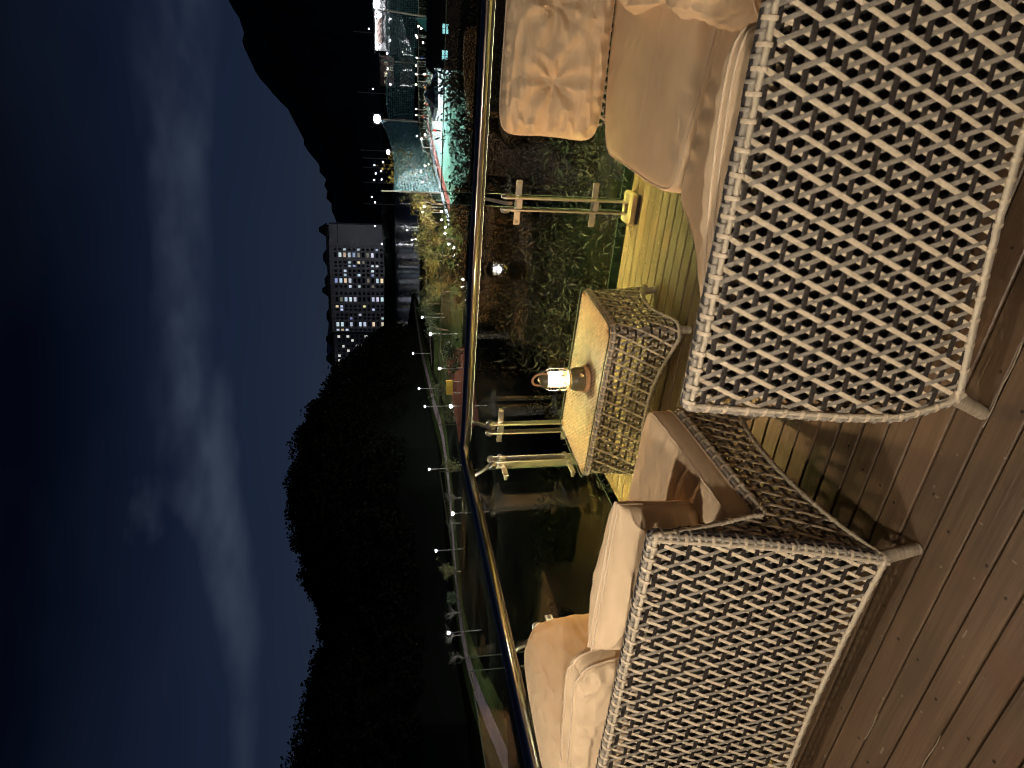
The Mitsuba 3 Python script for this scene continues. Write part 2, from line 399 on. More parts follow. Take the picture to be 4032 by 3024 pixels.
def weave(parent, poly, mapf, p=0.031, d=0.036, w=0.0122, th=0.0022, joined=False, flip=1, step=0.0125, phase=0.0, swap=False):
    """Three families of flat canes (two diagonals and a level one) over and under each other, cut to the outline poly in the panel's own (s, t) plane."""
    cane = {"light": "grey", "grey": "light", "dark": "dark"} if swap else {c: c for c in CANE}
    shapely.prepare(poly)
    a0, b0, a1, b1 = poly.bounds
    k = p / (2 * d) * flip
    u = th * 0.85
    out = {c: MB() for c in CANE}

    def lay(kind, line, tfun):
        g = poly.intersection(line)
        for seg in getattr(g, "geoms", [g]):
            if seg.geom_type != "LineString" or seg.length < 0.02:
                continue
            n = max(3, int(seg.length / step) + 1)
            st = np.array([seg.interpolate(x, normalized=True).coords[0] for x in np.linspace(0, 1, n)])
            P, N = mapf(st[:, 0], st[:, 1])
            h = tfun(st)
            ends = np.minimum(np.arange(n), np.arange(n)[::-1]) * step
            h = h * np.clip(ends / 0.02, 0.3, 1)
            wob = 1 + 0.06 * rng.normal()
            v, f, uv = ribbon(P + N * (h * u)[:, None], N, w * wob * {"dark": 1.12, "light": 1.0, "grey": 0.92}[kind], th)
            if joined:
                out[kind].add(v, f, uv)
            else:
                f = np.vstack([f[:, [0, 1, 2]], f[:, [0, 2, 3]]])
                put(f"{cane[kind]}_cane", (v, f), CANE[cane[kind]], parent, uv=uv)

    def table(vals):
        m = np.arange(-400, 401) / 2.0
        y = np.array([vals(q) for q in m])
        return lambda x: np.interp(x, m, y)

    S = a1 - a0; margin = abs(k) * (b1 - b0) + p
    for i in range(-int(margin / p) - 2, int((S + margin) / p) + 3):
        x0 = a0 + phase + p * i
        jit = rng.normal(0, 0.0012)
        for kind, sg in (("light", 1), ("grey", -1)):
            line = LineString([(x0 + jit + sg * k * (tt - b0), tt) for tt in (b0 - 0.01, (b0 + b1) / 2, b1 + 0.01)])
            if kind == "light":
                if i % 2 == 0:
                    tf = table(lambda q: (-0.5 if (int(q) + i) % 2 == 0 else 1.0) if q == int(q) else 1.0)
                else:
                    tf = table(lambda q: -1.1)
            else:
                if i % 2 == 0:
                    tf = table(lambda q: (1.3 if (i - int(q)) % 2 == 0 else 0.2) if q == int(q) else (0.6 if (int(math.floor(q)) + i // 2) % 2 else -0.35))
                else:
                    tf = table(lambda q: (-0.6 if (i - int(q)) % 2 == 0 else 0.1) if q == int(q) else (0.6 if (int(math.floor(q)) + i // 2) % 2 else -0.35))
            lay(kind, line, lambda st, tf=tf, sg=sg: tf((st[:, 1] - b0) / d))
    for r in range(0, int((b1 - b0) / d) + 1):
        t = b0 + (r + 0.5) * d
        ph = (r + 0.5) * p / 2 * flip

        def tf(st, r=r, ph=ph):
            xs = (st[:, 0] - a0 - phase)
            li = (xs - ph) / p; gj = (xs + ph) / p
            h = np.zeros(len(xs))
            for q, fam in ((li, 0), (gj, 1)):
                near = np.round(q).astype(int); wgt = np.clip(1 - np.abs(q - near) / 0.3, 0, 1)
                h += wgt * (np.where(near % 2 == 0, -0.2, 0.25) if fam == 0 else np.where((r + near // 2) % 2 == 1, -0.4, 0.65))
            return h
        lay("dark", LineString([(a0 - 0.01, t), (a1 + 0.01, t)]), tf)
    if joined:
        for kind, m in out.items():
            if m.n:
                key = put(f"{kind}_canes", m.mesh(), CANE[kind], parent, uv=np.vstack(m.uv))
                labels[key] = {"kind": "stuff"}


def resample(pts, step):
    pts = np.asarray(pts, float)
    l = np.concatenate([[0], np.cumsum(np.linalg.norm(np.diff(pts, axis=0), axis=1))])
    n = max(2, int(l[-1] / step) + 1)
    q = np.linspace(0, l[-1], n)
    return np.stack([np.interp(q, l, pts[:, c]) for c in range(pts.shape[1])], 1)


def band(center, t, a, b, ra, rb, width, parent, bsdf):
    """A flat tie wrapped round an edge: an elliptical ring in the plane of a and b."""
    n = 12; ang = np.arange(n) * 2 * np.pi / n
    v = np.concatenate([center + s * t * width / 2 + np.cos(ang)[:, None] * a * ra * g + np.sin(ang)[:, None] * b * rb * g for s, g in ((-1, 1.0), (-0.8, 1.1), (0.8, 1.1), (1, 1.0))])
    i = np.arange(n)
    f = np.vstack([np.stack([q * n + i, q * n + (i + 1) % n, (q + 1) * n + (i + 1) % n, (q + 1) * n + i], 1) for q in range(3)])
    put("edge_tie", (v, np.vstack([f[:, [0, 1, 2]], f[:, [0, 2, 3]]])), bsdf, parent, smooth=True)


def border(parent, P, inward, outward, canes=3, tie=0.05, r=0.0075, skip=0.0):
    """Round canes laid along a panel's edge, tied on with flat wraps. P: points; inward, outward: unit vectors there (in the panel, and off its face)."""
    P = resample(np.hstack([P, inward, outward]), 0.02)
    P, inn, out = P[:, :3], P[:, 3:6], P[:, 6:9]
    P = P + rng.normal(0, 0.0006, P.shape)
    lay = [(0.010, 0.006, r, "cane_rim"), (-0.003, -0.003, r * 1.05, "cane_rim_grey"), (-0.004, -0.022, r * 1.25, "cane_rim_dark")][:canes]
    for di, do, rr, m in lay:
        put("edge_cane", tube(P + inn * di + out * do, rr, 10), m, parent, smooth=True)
    l = np.concatenate([[0], np.cumsum(np.linalg.norm(np.diff(P, axis=0), axis=1))])
    at = lambda q, A: np.stack([np.interp(q, l, A[:, c]) for c in range(3)], -1)
    q = tie * 0.4; k = 0
    while q < l[-1] - 0.01:
        c, a, b = at(q, P), at(q, inn), at(q, out)
        t = at(min(q + 0.01, l[-1]), P) - at(max(q - 0.01, 0), P); t /= np.linalg.norm(t)
        b = b - t * (b @ t); b /= np.linalg.norm(b); a = np.cross(b, t) * np.sign(np.cross(b, t) @ a)
        band(c + a * 0.0035 + b * 0.0015, t, (a * 0.82 + b * 0.57), (b * 0.82 - a * 0.57), 0.0175, 0.0095, 0.011, parent, "cane_tie")
        if canes > 2 and k % 1 == 0 and q + tie * 0.5 < l[-1]:
            c, a, b = at(q + tie * 0.5, P), at(q + tie * 0.5, inn), at(q + tie * 0.5, out)
            band(c - a * 0.0035 - b * 0.013, t, b, a, 0.0225, 0.0105, 0.010, parent, "cane_rim_grey")
        q += tie * (1 + 0.12 * rng.normal()); k += 1


def leg(parent, a, b, ra=0.024, rb=0.019, cap=True):
    a, b = np.array(a, float), np.array(b, float)
    n = 22; t = np.linspace(0, 1, n)[:, None]
    r = ra + (rb - ra) * t[:, 0] + 0.0016 * (np.arange(n) % 2)
    put("leg", tube(a + (b - a) * t, r, 14), "wrapped_leg", parent, smooth=30)
    put("leg_cap", tube([b - (b - a) * 0.04, b + (b - a) * 0.0 + np.array([0, 0, 0.0005])], rb * 1.04, 14), "cane_rim_grey", parent, smooth=30)


def sofa(key, W, D, org, rot, flare_l, flare_r, coarse_sides=(), zt=0.885, drop=0.0, swap=False, rise=0.03):
    """A low woven sofa seen from behind: local x along the back, y towards its front, z up."""
    R = rotz(rot); org = np.array(org, float)
    put_w = lambda v: np.asarray(v) @ R.T + org
    zb = 0.125
    yb = lambda z: 0.115 * np.clip((z - zb) / (zt - zb), -0.2, 1.0) ** 0.9 if np.isscalar(z) else 0.115 * np.clip((z - zb) / (zt - zb), 0, 1.0) ** 0.9
    fl = lambda z: np.interp(z, [q[0] for q in flare_l], [q[1] for q in flare_l])
    fr = lambda z: np.interp(z, [q[0] for q in flare_r], [q[1] for q in flare_r])
    top = lambda s: zt - drop * s / W
    arch = lambda s: 0.125 + rise * np.sin(np.clip(s / W, 0, 1) * math.pi)

    def back_map(s, t):
        y = yb(np.asarray(t, float))
        P = put_w(np.stack([s, y, t], -1))
        N = np.tile(R @ np.array([0, -0.988, 0.15]), (len(P), 1))
        return P, N
    zz = np.linspace(zb, zt, 14)
    ss = np.linspace(0, 1, 30)
    sbot = np.linspace(fl(zb), W + fr(zb), 30)
    outline = [(s, arch(s)) for s in sbot] + [(W + fr(z), z) for z in zz[1:]] + [(s, top(s)) for s in np.linspace(W + fr(zt), fl(zt), 30)[1:]] + [(fl(z), z) for z in zz[::-1][1:-1]]
    bp = key + "__back_panel"
    weave(bp, Polygon(outline).buffer(-0.006), back_map, flip=-1 if swap else 1, swap=swap, p=0.040 if swap else 0.038, d=0.0435 if swap else 0.0425, w=0.0128)

    def edge(st, inw, n=3, tie=0.05):
        st = np.asarray(st, float)
        P, N = back_map(st[:, 0], st[:, 1])
        border(bp, P, np.asarray(inw, float) @ R.T, N, n, tie)
    s_top = np.linspace(fl(zt), W + fr(zt), 30)
    edge([(s, top(s)) for s in s_top], [(0, 0, -1.0)] * 30, 3)
    zv = np.linspace(zb - 0.01, zt, 24)
    edge([(fl(z), z) for z in zv], [(1.0, 0, 0)] * 24, 3)
    edge([(W + fr(z), z) for z in zv], [(-1.0, 0, 0)] * 24, 3)
    edge([(s, arch(s)) for s in sbot], [(0, 0, 1.0)] * 30, 2, 0.06)
    # sides: wedge of the back, seat rail, arched foot
    for side in (0, 1):
        xx = (lambda z: W + fr(z) + 0.004) if side else (lambda z: fl(z) - 0.004)
        nx = 1.0 if side else -1.0

        def side_map(s, t, xx=xx, nx=nx):
            P = put_w(np.stack([xx(np.asarray(t)) - nx * 0.02 * np.clip(s, 0, 1) / D, s, t], -1))
            return P, np.tile(R @ np.array([nx, 0, 0]), (len(P), 1))
        foot = [(y, 0.13 + 0.085 * math.sin(q * math.pi) ** 0.75) for q, y in zip(np.linspace(0, 1, 20), np.linspace(0.015, D - 0.02, 20))]
        front = [(D, 0.2), (D - 0.005, 0.44)]
        seatline = [(y, 0.445 + 0.012 * (1 - (y - 0.2) / (D - 0.2)) ** 2) for y in np.linspace(D - 0.02, 0.215, 12)]
        wedge = [(0.17, 0.62), (0.135, 0.78), (0.122, 0.885)]
        rear = [(float(yb(z)) + 0.0, z) for z in np.linspace(0.87, 0.14, 14)]
        sk = key + "__side_panel" + ("" if side == 0 else "_001")
        poly = Polygon(foot + front + seatline + wedge + rear).buffer(0)
        if side in coarse_sides:
            weave(sk, poly.buffer(-0.004), side_map, p=0.045, d=0.052, w=0.014, joined=True, step=0.03)
        else:
            weave(sk, poly.buffer(-0.004), side_map, p=0.038, d=0.0425, w=0.0125)

        def sedge(st, inw, n, tie, sk=sk, side_map=side_map):
            st = np.asarray(st, float); P, N = side_map(st[:, 0], st[:, 1])
            border(sk, P, np.asarray(inw, float) @ R.T, N, n, tie)
        if side not in coarse_sides:
            sedge(seatline[::-1], [(0, 0, -1.0)] * len(seatline), 2, 0.06)
            sedge(wedge + [(0.2, 0.5), (0.215, 0.457)][:0], [(0, -1.0, 0)] * len(wedge), 2, 0.055)
            sedge([(0.17, 0.62), (0.2, 0.53), (0.215, 0.458)], [(0, -1.0, 0)] * 3, 2, 0.055)
            sedge(foot, [(0, 0, 1.0)] * len(foot), 2, 0.07)
            sedge(front[::-1] + [(D - 0.02, 0.13)], [(0, -1.0, 0)] * 3, 2, 0.06)
    # front, the inner face of the back, and the seat board
    def front_map(s, t):
        P = put_w(np.stack([s, np.full(len(s), D - 0.01), t], -1))
        return P, np.tile(R @ np.array([0, 1.0, 0]), (len(P), 1))
    weave(key + "__front_panel", Polygon([(0.01, 0.14), (W / 2, 0.22), (W - 0.01, 0.14), (W - 0.01, 0.44), (0.01, 0.44)]), front_map, p=0.05, d=0.058, w=0.015, joined=True, step=0.05)

    def inner_map(s, t):
        P = put_w(np.stack([s, 0.215 - 0.19 * (t - 0.46), t], -1))
        return P, np.tile(R @ np.array([0, 0.98, 0.19]), (len(P), 1))
    weave(key + "__inner_back", Polygon([(fl(0.5), 0.46), (W + fr(0.5), 0.46), (W + fr(0.86), 0.86), (fl(0.86), 0.86)]), inner_map, p=0.045, d=0.052, w=0.013, joined=True, step=0.05)
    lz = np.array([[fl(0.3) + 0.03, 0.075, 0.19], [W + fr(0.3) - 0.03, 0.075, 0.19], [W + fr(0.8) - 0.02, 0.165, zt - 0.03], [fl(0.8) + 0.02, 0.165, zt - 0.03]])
    put("back_liner", (put_w(lz), np.array([[0, 1, 2], [0, 2, 3]])), "liner", key)  # near-black sheet behind the weave, so its gaps read black
    m = MB()
    for y in (0.15, D - 0.05):
        m.add(*tube(put_w([(0.0, y, 0.41), (W, y, 0.41)]), 0.014, 8))
    for x in np.linspace(0.02, W - 0.02, 5):
        m.add(*tube(put_w([(x, 0.15, 0.41), (x, D - 0.05, 0.41)]), 0.012, 8))
    m.put("seat_frame", "cane_rim_dark", key)
    m = MB()
    for y in np.arange(0.18, D - 0.05, 0.062):
        m.box(put_w([(W / 2, y, 0.434)])[0], (W - 0.03, 0.045, 0.012), R)
    m.put("seat_slats", "cane_rim_grey", key, kind="stuff")
    for (x, y, fx, fy) in ((fl(zb) + 0.012, 0.02, -0.07, 0.0), (W + fr(zb) - 0.012, 0.02, 0.03, 0.0), (0.02, D - 0.03, -0.02, 0.03), (W - 0.02, D - 0.03, 0.02, 0.03)):
        leg(key, put_w([(x, y, 0.15)])[0], put_w([(x + fx, y + fy, 0.0)])[0])


s1 = thing("wicker_sofa", "woven cane sofa at the bottom of the photo, its back and side panel in view", "sofa")
sofa(s1, 1.43, 0.95, (-2.80, 1.335, 0), 0.0, [(0.1, -0.0), (0.5, 0.0), (0.9, 0.0)], [(0.12, 0.0), (0.3, 0.022), (0.6, 0.048), (0.89, 0.06)], coarse_sides=(0,), swap=True)
s2 = thing("wicker_sofa", "largest woven cane sofa, at the right of the photo with its back turned", "sofa")
sofa(s2, 1.62, 0.98, (-0.765, 1.335, 0), 3.9, [(0.1, 0.0), (0.16, -0.045), (0.27, -0.088), (0.42, -0.096), (0.6, -0.09), (0.9, -0.08)], [(0.1, 0.0), (0.5, 0.06), (0.9, 0.06)], coarse_sides=(0, 1), zt=0.872, drop=0.03, rise=0.075)

# ------------------------------------------------------------------ coffee table and its lantern
TW, TD, TR_, TZ = 1.055, 0.59, 0.08, 0.462
TC, TA = np.array([-1.825, 3.424, 0.0]), -3.9
Rt = rotz(TA)
tab = thing("coffee_table", "woven cane coffee table with glass top carrying the lit lantern, near the railing corner", "coffee table")


def rrect(W, D, r, per=10):
    pts = []
    for cx, cy, a0 in ((W / 2 - r, -D / 2 + r, -90), (W / 2 - r, D / 2 - r, 0), (-W / 2 + r, D / 2 - r, 90), (-W / 2 + r, -D / 2 + r, 180)):
        for a in np.linspace(a0, a0 + 90, per):
            pts.append((cx + r * math.cos(math.radians(a)), cy + r * math.sin(math.radians(a))))
    return np.array(pts)


ring = rrect(TW, TD, TR_)
ring = np.vstack([[(0.0, TD / 2)], np.roll(ring, -20, 0)[0:0], ring[20:], ring[:20], [(0.0, TD / 2)]])
rl = np.concatenate([[0], np.cumsum(np.linalg.norm(np.diff(ring, axis=0), axis=1))])
TL = rl[-1]


def table_map(s, t):
    s, t = np.asarray(s, float), np.asarray(t, float)
    at = lambda q: np.stack([np.interp(np.clip(q, 0, TL), rl, ring[:, 0]), np.interp(np.clip(q, 0, TL), rl, ring[:, 1])], -1)
    p, q0, q1 = at(s), at(s - 0.02), at(s + 0.02)
    tan = q1 - q0; tan /= np.maximum(np.linalg.norm(tan, axis=1, keepdims=True), 1e-9)
    nrm = np.stack([tan[:, 1], -tan[:, 0]], -1)
    nrm *= np.sign((nrm * p).sum(1, keepdims=True))
    off = 0.045 * np.clip(1 - t / TZ, 0, 1) ** 2 - 0.012
    P = np.concatenate([p + nrm * off[:, None], t[:, None]], 1)
    return P @ Rt.T + TC, np.concatenate([nrm, np.zeros((len(s), 1))], 1) @ Rt.T


corner_s = np.array([np.interp(0, [0], [0])] + [])
cs = []
for cx, cy in ((-TW / 2 + TR_, TD / 2 - TR_), (-TW / 2 + TR_, -TD / 2 + TR_), (TW / 2 - TR_, -TD / 2 + TR_), (TW / 2 - TR_, TD / 2 - TR_)):
    d = np.linalg.norm(ring - (np.array([cx, cy]) + TR_ * 0.707 * np.sign([cx, cy])), axis=1)
    cs.append(rl[np.argmin(d)])
cs = np.array(sorted(cs))


def apron(s):
    d = np.min(np.abs(np.asarray(s)[:, None] - cs[None]), 1)
    half = np.where((np.asarray(s) > cs[1]) & (np.asarray(s) < cs[2]) | (np.asarray(s) < cs[0]) | (np.asarray(s) > cs[3]), 0.42, 0.22)
    return 0.07 + 0.09 * np.sin(np.clip((d - 0.03) / half, 0, 1) * math.pi / 2)


sq = np.linspace(0, TL, 160)
poly = Polygon(list(zip(sq, apron(sq))) + [(TL, TZ - 0.015), (0, TZ - 0.015)])
weave(tab + "__apron", poly, table_map, p=0.043, d=0.045, w=0.0115, th=0.002)
for s_, t_, inn, n, tie in ((np.linspace(0, TL, 120), np.full(120, TZ - 0.012), -1.0, 3, 0.05), (sq, apron(sq), 1.0, 2, 0.055)):
    P, N = table_map(s_, t_)
    border(tab + "__apron", P, np.tile([0, 0, inn], (len(P), 1)), N, n, tie, r=0.0065)
for cx, cy in ((-1, -1), (1, -1), (1, 1), (-1, 1)):
    a = TC + Rt @ np.array([cx * (TW / 2 - 0.085), cy * (TD / 2 - 0.085), 0.43])
    b = TC + Rt @ np.array([cx * (TW / 2 - 0.02), cy * (TD / 2 - 0.02), 0.0])
    leg(tab, a, b, 0.03, 0.021)
r2 = rrect(TW - 0.01, TD - 0.01, TR_, 8)
n = len(r2)
top_v = np.concatenate([np.column_stack([r2, np.full(n, TZ)]), [[0, 0, TZ]]])
i = np.arange(n)
put("top_sheet", (top_v @ Rt.T + TC, np.stack([i, (i + 1) % n, i * 0 + n], 1)), "wicker_sheet", tab, uv=top_v[:, :2])
r3 = rrect(TW + 0.0, TD + 0.0, 0.06, 6)
n = len(r3); GZ = 0.4735
g_v = np.column_stack([r3, np.full(n, GZ)])
c0 = np.vstack([g_v, [[0, 0, GZ]]]); i = np.arange(n)
gl = put("glass_top", (c0 @ Rt.T + TC, np.stack([i, (i + 1) % n, i * 0 + n], 1)), "table_glass", tab)
put("glass_rim", tube(np.vstack([g_v[::1]]) @ Rt.T + TC, 0.0035, 6, closed=True), "glass_edge", gl)
for cx in (-1, 1):
    for cy in (-1, 1):
        MB().lathe(TC + Rt @ np.array([cx * (TW / 2 - 0.05), cy * (TD / 2 - 0.05), 0]), [(0.0005, TZ + 0.001), (0.012, TZ + 0.001), (0.012, GZ - 0.001), (0.0005, GZ - 0.001)], 14).put("glass_pad", "block_wood", tab)

LC = np.array([-1.755, 3.345, GZ + 0.0015])
lan = thing("table_lantern", "small lit camping lantern with wire cage, olive body and wooden base on the glass table", "lantern")
MB().lathe(LC, [(0.0005, 0), (0.066, 0), (0.070, 0.003), (0.070, 0.021), (0.067, 0.024), (0.0005, 0.024)], 40).put("base_disc", "lantern_wood", lan, smooth=35)
MB().lathe(LC, [(0.062, 0.024), (0.063, 0.028), (0.063, 0.062), (0.058, 0.078), (0.048, 0.090), (0.042, 0.097), (0.0005, 0.098)], 40).put("body", "olive_paint", lan, smooth=35)
kn = FWD[:2] / np.linalg.norm(FWD[:2])
m = MB()
kd = np.array([-kn[0], -kn[1], 0]) @ rotz(14).T
m.tube([LC + kd * 0.062 + [0, 0, 0.05], LC + kd * 0.074 + [0, 0, 0.05]], 0.011, 16)
m.tube([LC + kd * 0.074 + [0, 0, 0.05], LC + kd * 0.080 + [0, 0, 0.05]], 0.0085, 16)
m.put("dimmer_knob", "steel_polished", lan, smooth=30)
MB().lathe(LC, [(0.044, 0.096), (0.050, 0.099), (0.050, 0.106), (0.046, 0.109), (0.042, 0.109)], 40).put("collar", "brass", lan, smooth=30)
m = MB()
for q in range(16):                                                    # ribbed glass: upright ribs round the flame
    e = np.array([math.cos(q * math.pi / 8), math.sin(q * math.pi / 8), 0])
    m.tube([LC + e * 0.041 + [0, 0, 0.109], LC + e * 0.0415 + [0, 0, 0.16], LC + e * 0.039 + [0, 0, 0.218]], 0.0026, 6)
m.put("glass_ribs", "warm_glass", lan, smooth=True)
m = MB()
for q in range(6):
    a = q * math.pi / 3 + 0.3
    e = np.array([math.cos(a), math.sin(a), 0])
    m.tube([LC + e * r + [0, 0, z] for r, z in ((0.050, 0.104), (0.057, 0.115), (0.0575, 0.20), (0.053, 0.218), (0.036, 0.226))], 0.0017, 6)
    c = LC + e * 0.057 + [0, 0, 0.124]; sd = np.array([-e[1], e[0], 0])
    aa = np.arange(14) * 2 * math.pi / 14
    m.tube(c + np.cos(aa)[:, None] * sd * 0.014 + np.sin(aa)[:, None] * np.array([0, 0, 0.014]), 0.0014, 5, closed=True)
for z, r in ((0.140, 0.0575), (0.188, 0.0575), (0.217, 0.053)):
    aa = np.arange(32) * 2 * math.pi / 32
    m.tube(LC + np.stack([r * np.cos(aa), r * np.sin(aa), np.full(32, z)], 1), 0.0016, 6, closed=True)
m.put("wire_cage", "brass", lan, smooth=True)
MB().lathe(LC, [(0.0405, 0.216), (0.047, 0.220), (0.046, 0.228), (0.038, 0.244), (0.022, 0.255), (0.0005, 0.258)], 36).put("cap", "olive_paint", lan, smooth=35)
sx = np.array([math.cos(0.52), -math.sin(0.52), 0])
put("carry_handle", tube(np.vstack([bez(LC + sx * 0.052 + [0, 0, 0.226], LC + sx * 0.066 + [0, 0, 0.288], LC + [0, 0, 0.292], 10), bez(LC + [0, 0, 0.292], LC - sx * 0.066 + [0, 0, 0.288], LC - sx * 0.052 + [0, 0, 0.226], 10)[1:]]), 0.0062, 8), "lantern_wood", lan, smooth=True)
for s in (-1, 1):
    put("handle_hook", tube(LC + s * sx * 0.054 + np.stack([np.cos(np.linspace(0, 5, 12)) * 0.008 * sx[0], np.cos(np.linspace(0, 5, 12)) * 0.008 * sx[1], 0.226 + np.sin(np.linspace(0, 5, 12)) * 0.011], 1), 0.002, 6), "brass", lan)
put("top_pin", tube([LC + [0, 0, 0.258], LC + [0, 0, 0.268]], 0.005, 10), "steel_polished", lan)
m = MB().lathe(LC, [(0.0005, 0.135), (0.014, 0.138), (0.024, 0.147), (0.027, 0.166), (0.025, 0.188), (0.016, 0.205), (0.0005, 0.211)], 16)
scene[key_for("bulb", lan)] = mikit.ply(m.mesh(), "bulb", smooth=True, emitter=lamp(1400.0, (1.0, 0.56, 0.22), 8.0))


for q in [k_ for k_ in scene if k_.startswith(lan + "__")]:             # the lantern is a little over a hand high
    scene[q]["to_world"] = T().translate(LC.tolist()).scale(1.14).translate((-LC).tolist())


# ------------------------------------------------------------------ cushions
def crease(P, seed, amp):
    n = meshkit.fbm(P * np.array([9.0, 9.0, 9.0]) + seed * 5.1, 4, seed) - 0.5
    r = 1 - np.abs(2 * meshkit.fbm(P * np.array([5.0, 13.0, 9.0]) + seed * 3.3, 3, seed + 3) - 1)
    return amp * (n * 1.2 + 1.4 * (r ** 6 - 0.12))


def pillow(name, w, h, t, c, R, seed, edge=0.0, tufts=(), seam=False, amp=0.006, ear=0.0, label=None, piping=True, concave=0.05, sag=0.0, group=None, sharp=4.0, gath=1.0, corner=0.11):
    """A stuffed cushion: local x across, y up, z out of its face. edge: width of a boxed side; tufts: buttoned points of the front face."""
    nx, ny = 110, 72
    u, v = np.meshgrid(np.sin(np.linspace(-1, 1, nx) * math.pi / 2), np.sin(np.linspace(-1, 1, ny) * math.pi / 2))
    cx = 1 - concave * (1 - np.abs(u) ** 2) * np.abs(v) ** 3
    cy = 1 - concave * (1 - np.abs(v) ** 2) * np.abs(u) ** 3
    rc = 1 - corner * (np.abs(u) ** 5 * np.abs(v) ** 5) + ear * (np.abs(u) * np.abs(v)) ** 8
    X, Y = w / 2 * u * cy * rc, h / 2 * v * cx * rc
    prof = (np.clip(1 - np.abs(u) ** sharp, 0, 1) * np.clip(1 - np.abs(v) ** sharp, 0, 1)) ** 0.42
    verts, faces = [], []
    for sgn in (1, -1):
        z = edge / 2 + t / 2 * prof
        P = np.stack([X, Y, np.full_like(X, 0.3 * sgn)], -1)
        rim = np.clip(prof * 2.2, 0, 1)
        gather = 0.004 * np.sin(X * 75 + 6 * meshkit.noise(P * 9, seed)) * np.exp(-((1 - np.abs(v)) / 0.16) ** 2) + 0.004 * np.sin(Y * 75 + 5 * meshkit.noise(P * 8, seed + 1)) * np.exp(-((1 - np.abs(u)) / 0.16) ** 2)
        z = z + crease(P, seed + (sgn < 0) * 7, amp) * rim + gath * gather * rim * amp / 0.006
        if sgn > 0:
            for (tx, ty) in tufts:
                d = np.hypot(X - tx, Y - ty); ang = np.arctan2(Y - ty, X - tx)
                z = z - 0.07 * np.exp(-d / 0.06) + 0.022 * np.cos(ang * 7 + seed) * np.exp(-((d - 0.08) / 0.09) ** 2) * np.clip(d / 0.04, 0, 1)
            if seam:
                z = z - 0.026 * np.exp(-np.abs(Y - tufts[0][1]) / 0.016) * rim
        V = np.stack([X, Y - sag * (X / w * 2) ** 2 * 0.0, sgn * z], -1).reshape(-1, 3)
        i = np.arange(nx * ny).reshape(ny, nx)
        q = np.stack([i[:-1, :-1], i[:-1, 1:], i[1:, 1:], i[1:, :-1]], -1).reshape(-1, 4)
        if sgn < 0:
            q = q[:, ::-1]
        faces.append(q + len(verts) * nx * ny); verts.append(V)
    i = np.arange(nx * ny).reshape(ny, nx)
    loop = np.concatenate([i[0, :-1], i[:-1, -1], i[-1, :0:-1], i[:0:-1, 0]])
    nl = len(loop); k = np.arange(nl)
    faces.append(np.stack([loop[k], nx * ny + loop[k], nx * ny + loop[(k + 1) % nl], loop[(k + 1) % nl]], 1))
    V = np.vstack(verts); F = np.vstack(faces)
    V[:, 1] -= sag * (V[:, 0] / w * 2) ** 2
    M = np.asarray(R)
    key = put(name, (V @ M.T + np.array(c, float), F), "fabric", label=label, category="cushion", group=group, smooth=50)
    if piping:
        for s in ((0, 1) if edge > 0.015 else (0,)):
            ring_ = V[loop + s * nx * ny]
            if edge <= 0.015:
                ring_ = (V[loop] + V[loop + nx * ny]) / 2
            ring_ = ring_ * np.array([1.004, 1.006, 1.0])
            put("piping", tube(ring_ @ M.T + np.array(c, float), 0.0042, 6, closed=True), "piping", key, smooth=True)
    return key


def basis(x, y):
    x = np.array(x, float); x /= np.linalg.norm(x)
    y = np.array(y, float); y -= x * (x @ y); y /= np.linalg.norm(y)
    return np.column_stack([x, y, np.cross(x, y)])


def chaikin(p, n=3):
    p = np.asarray(p, float)
    for _ in range(n):
        q = np.roll(p, -1, 0)
        p = np.stack([0.75 * p + 0.25 * q, 0.25 * p + 0.75 * q], 1).reshape(-1, p.shape[1])
    return p


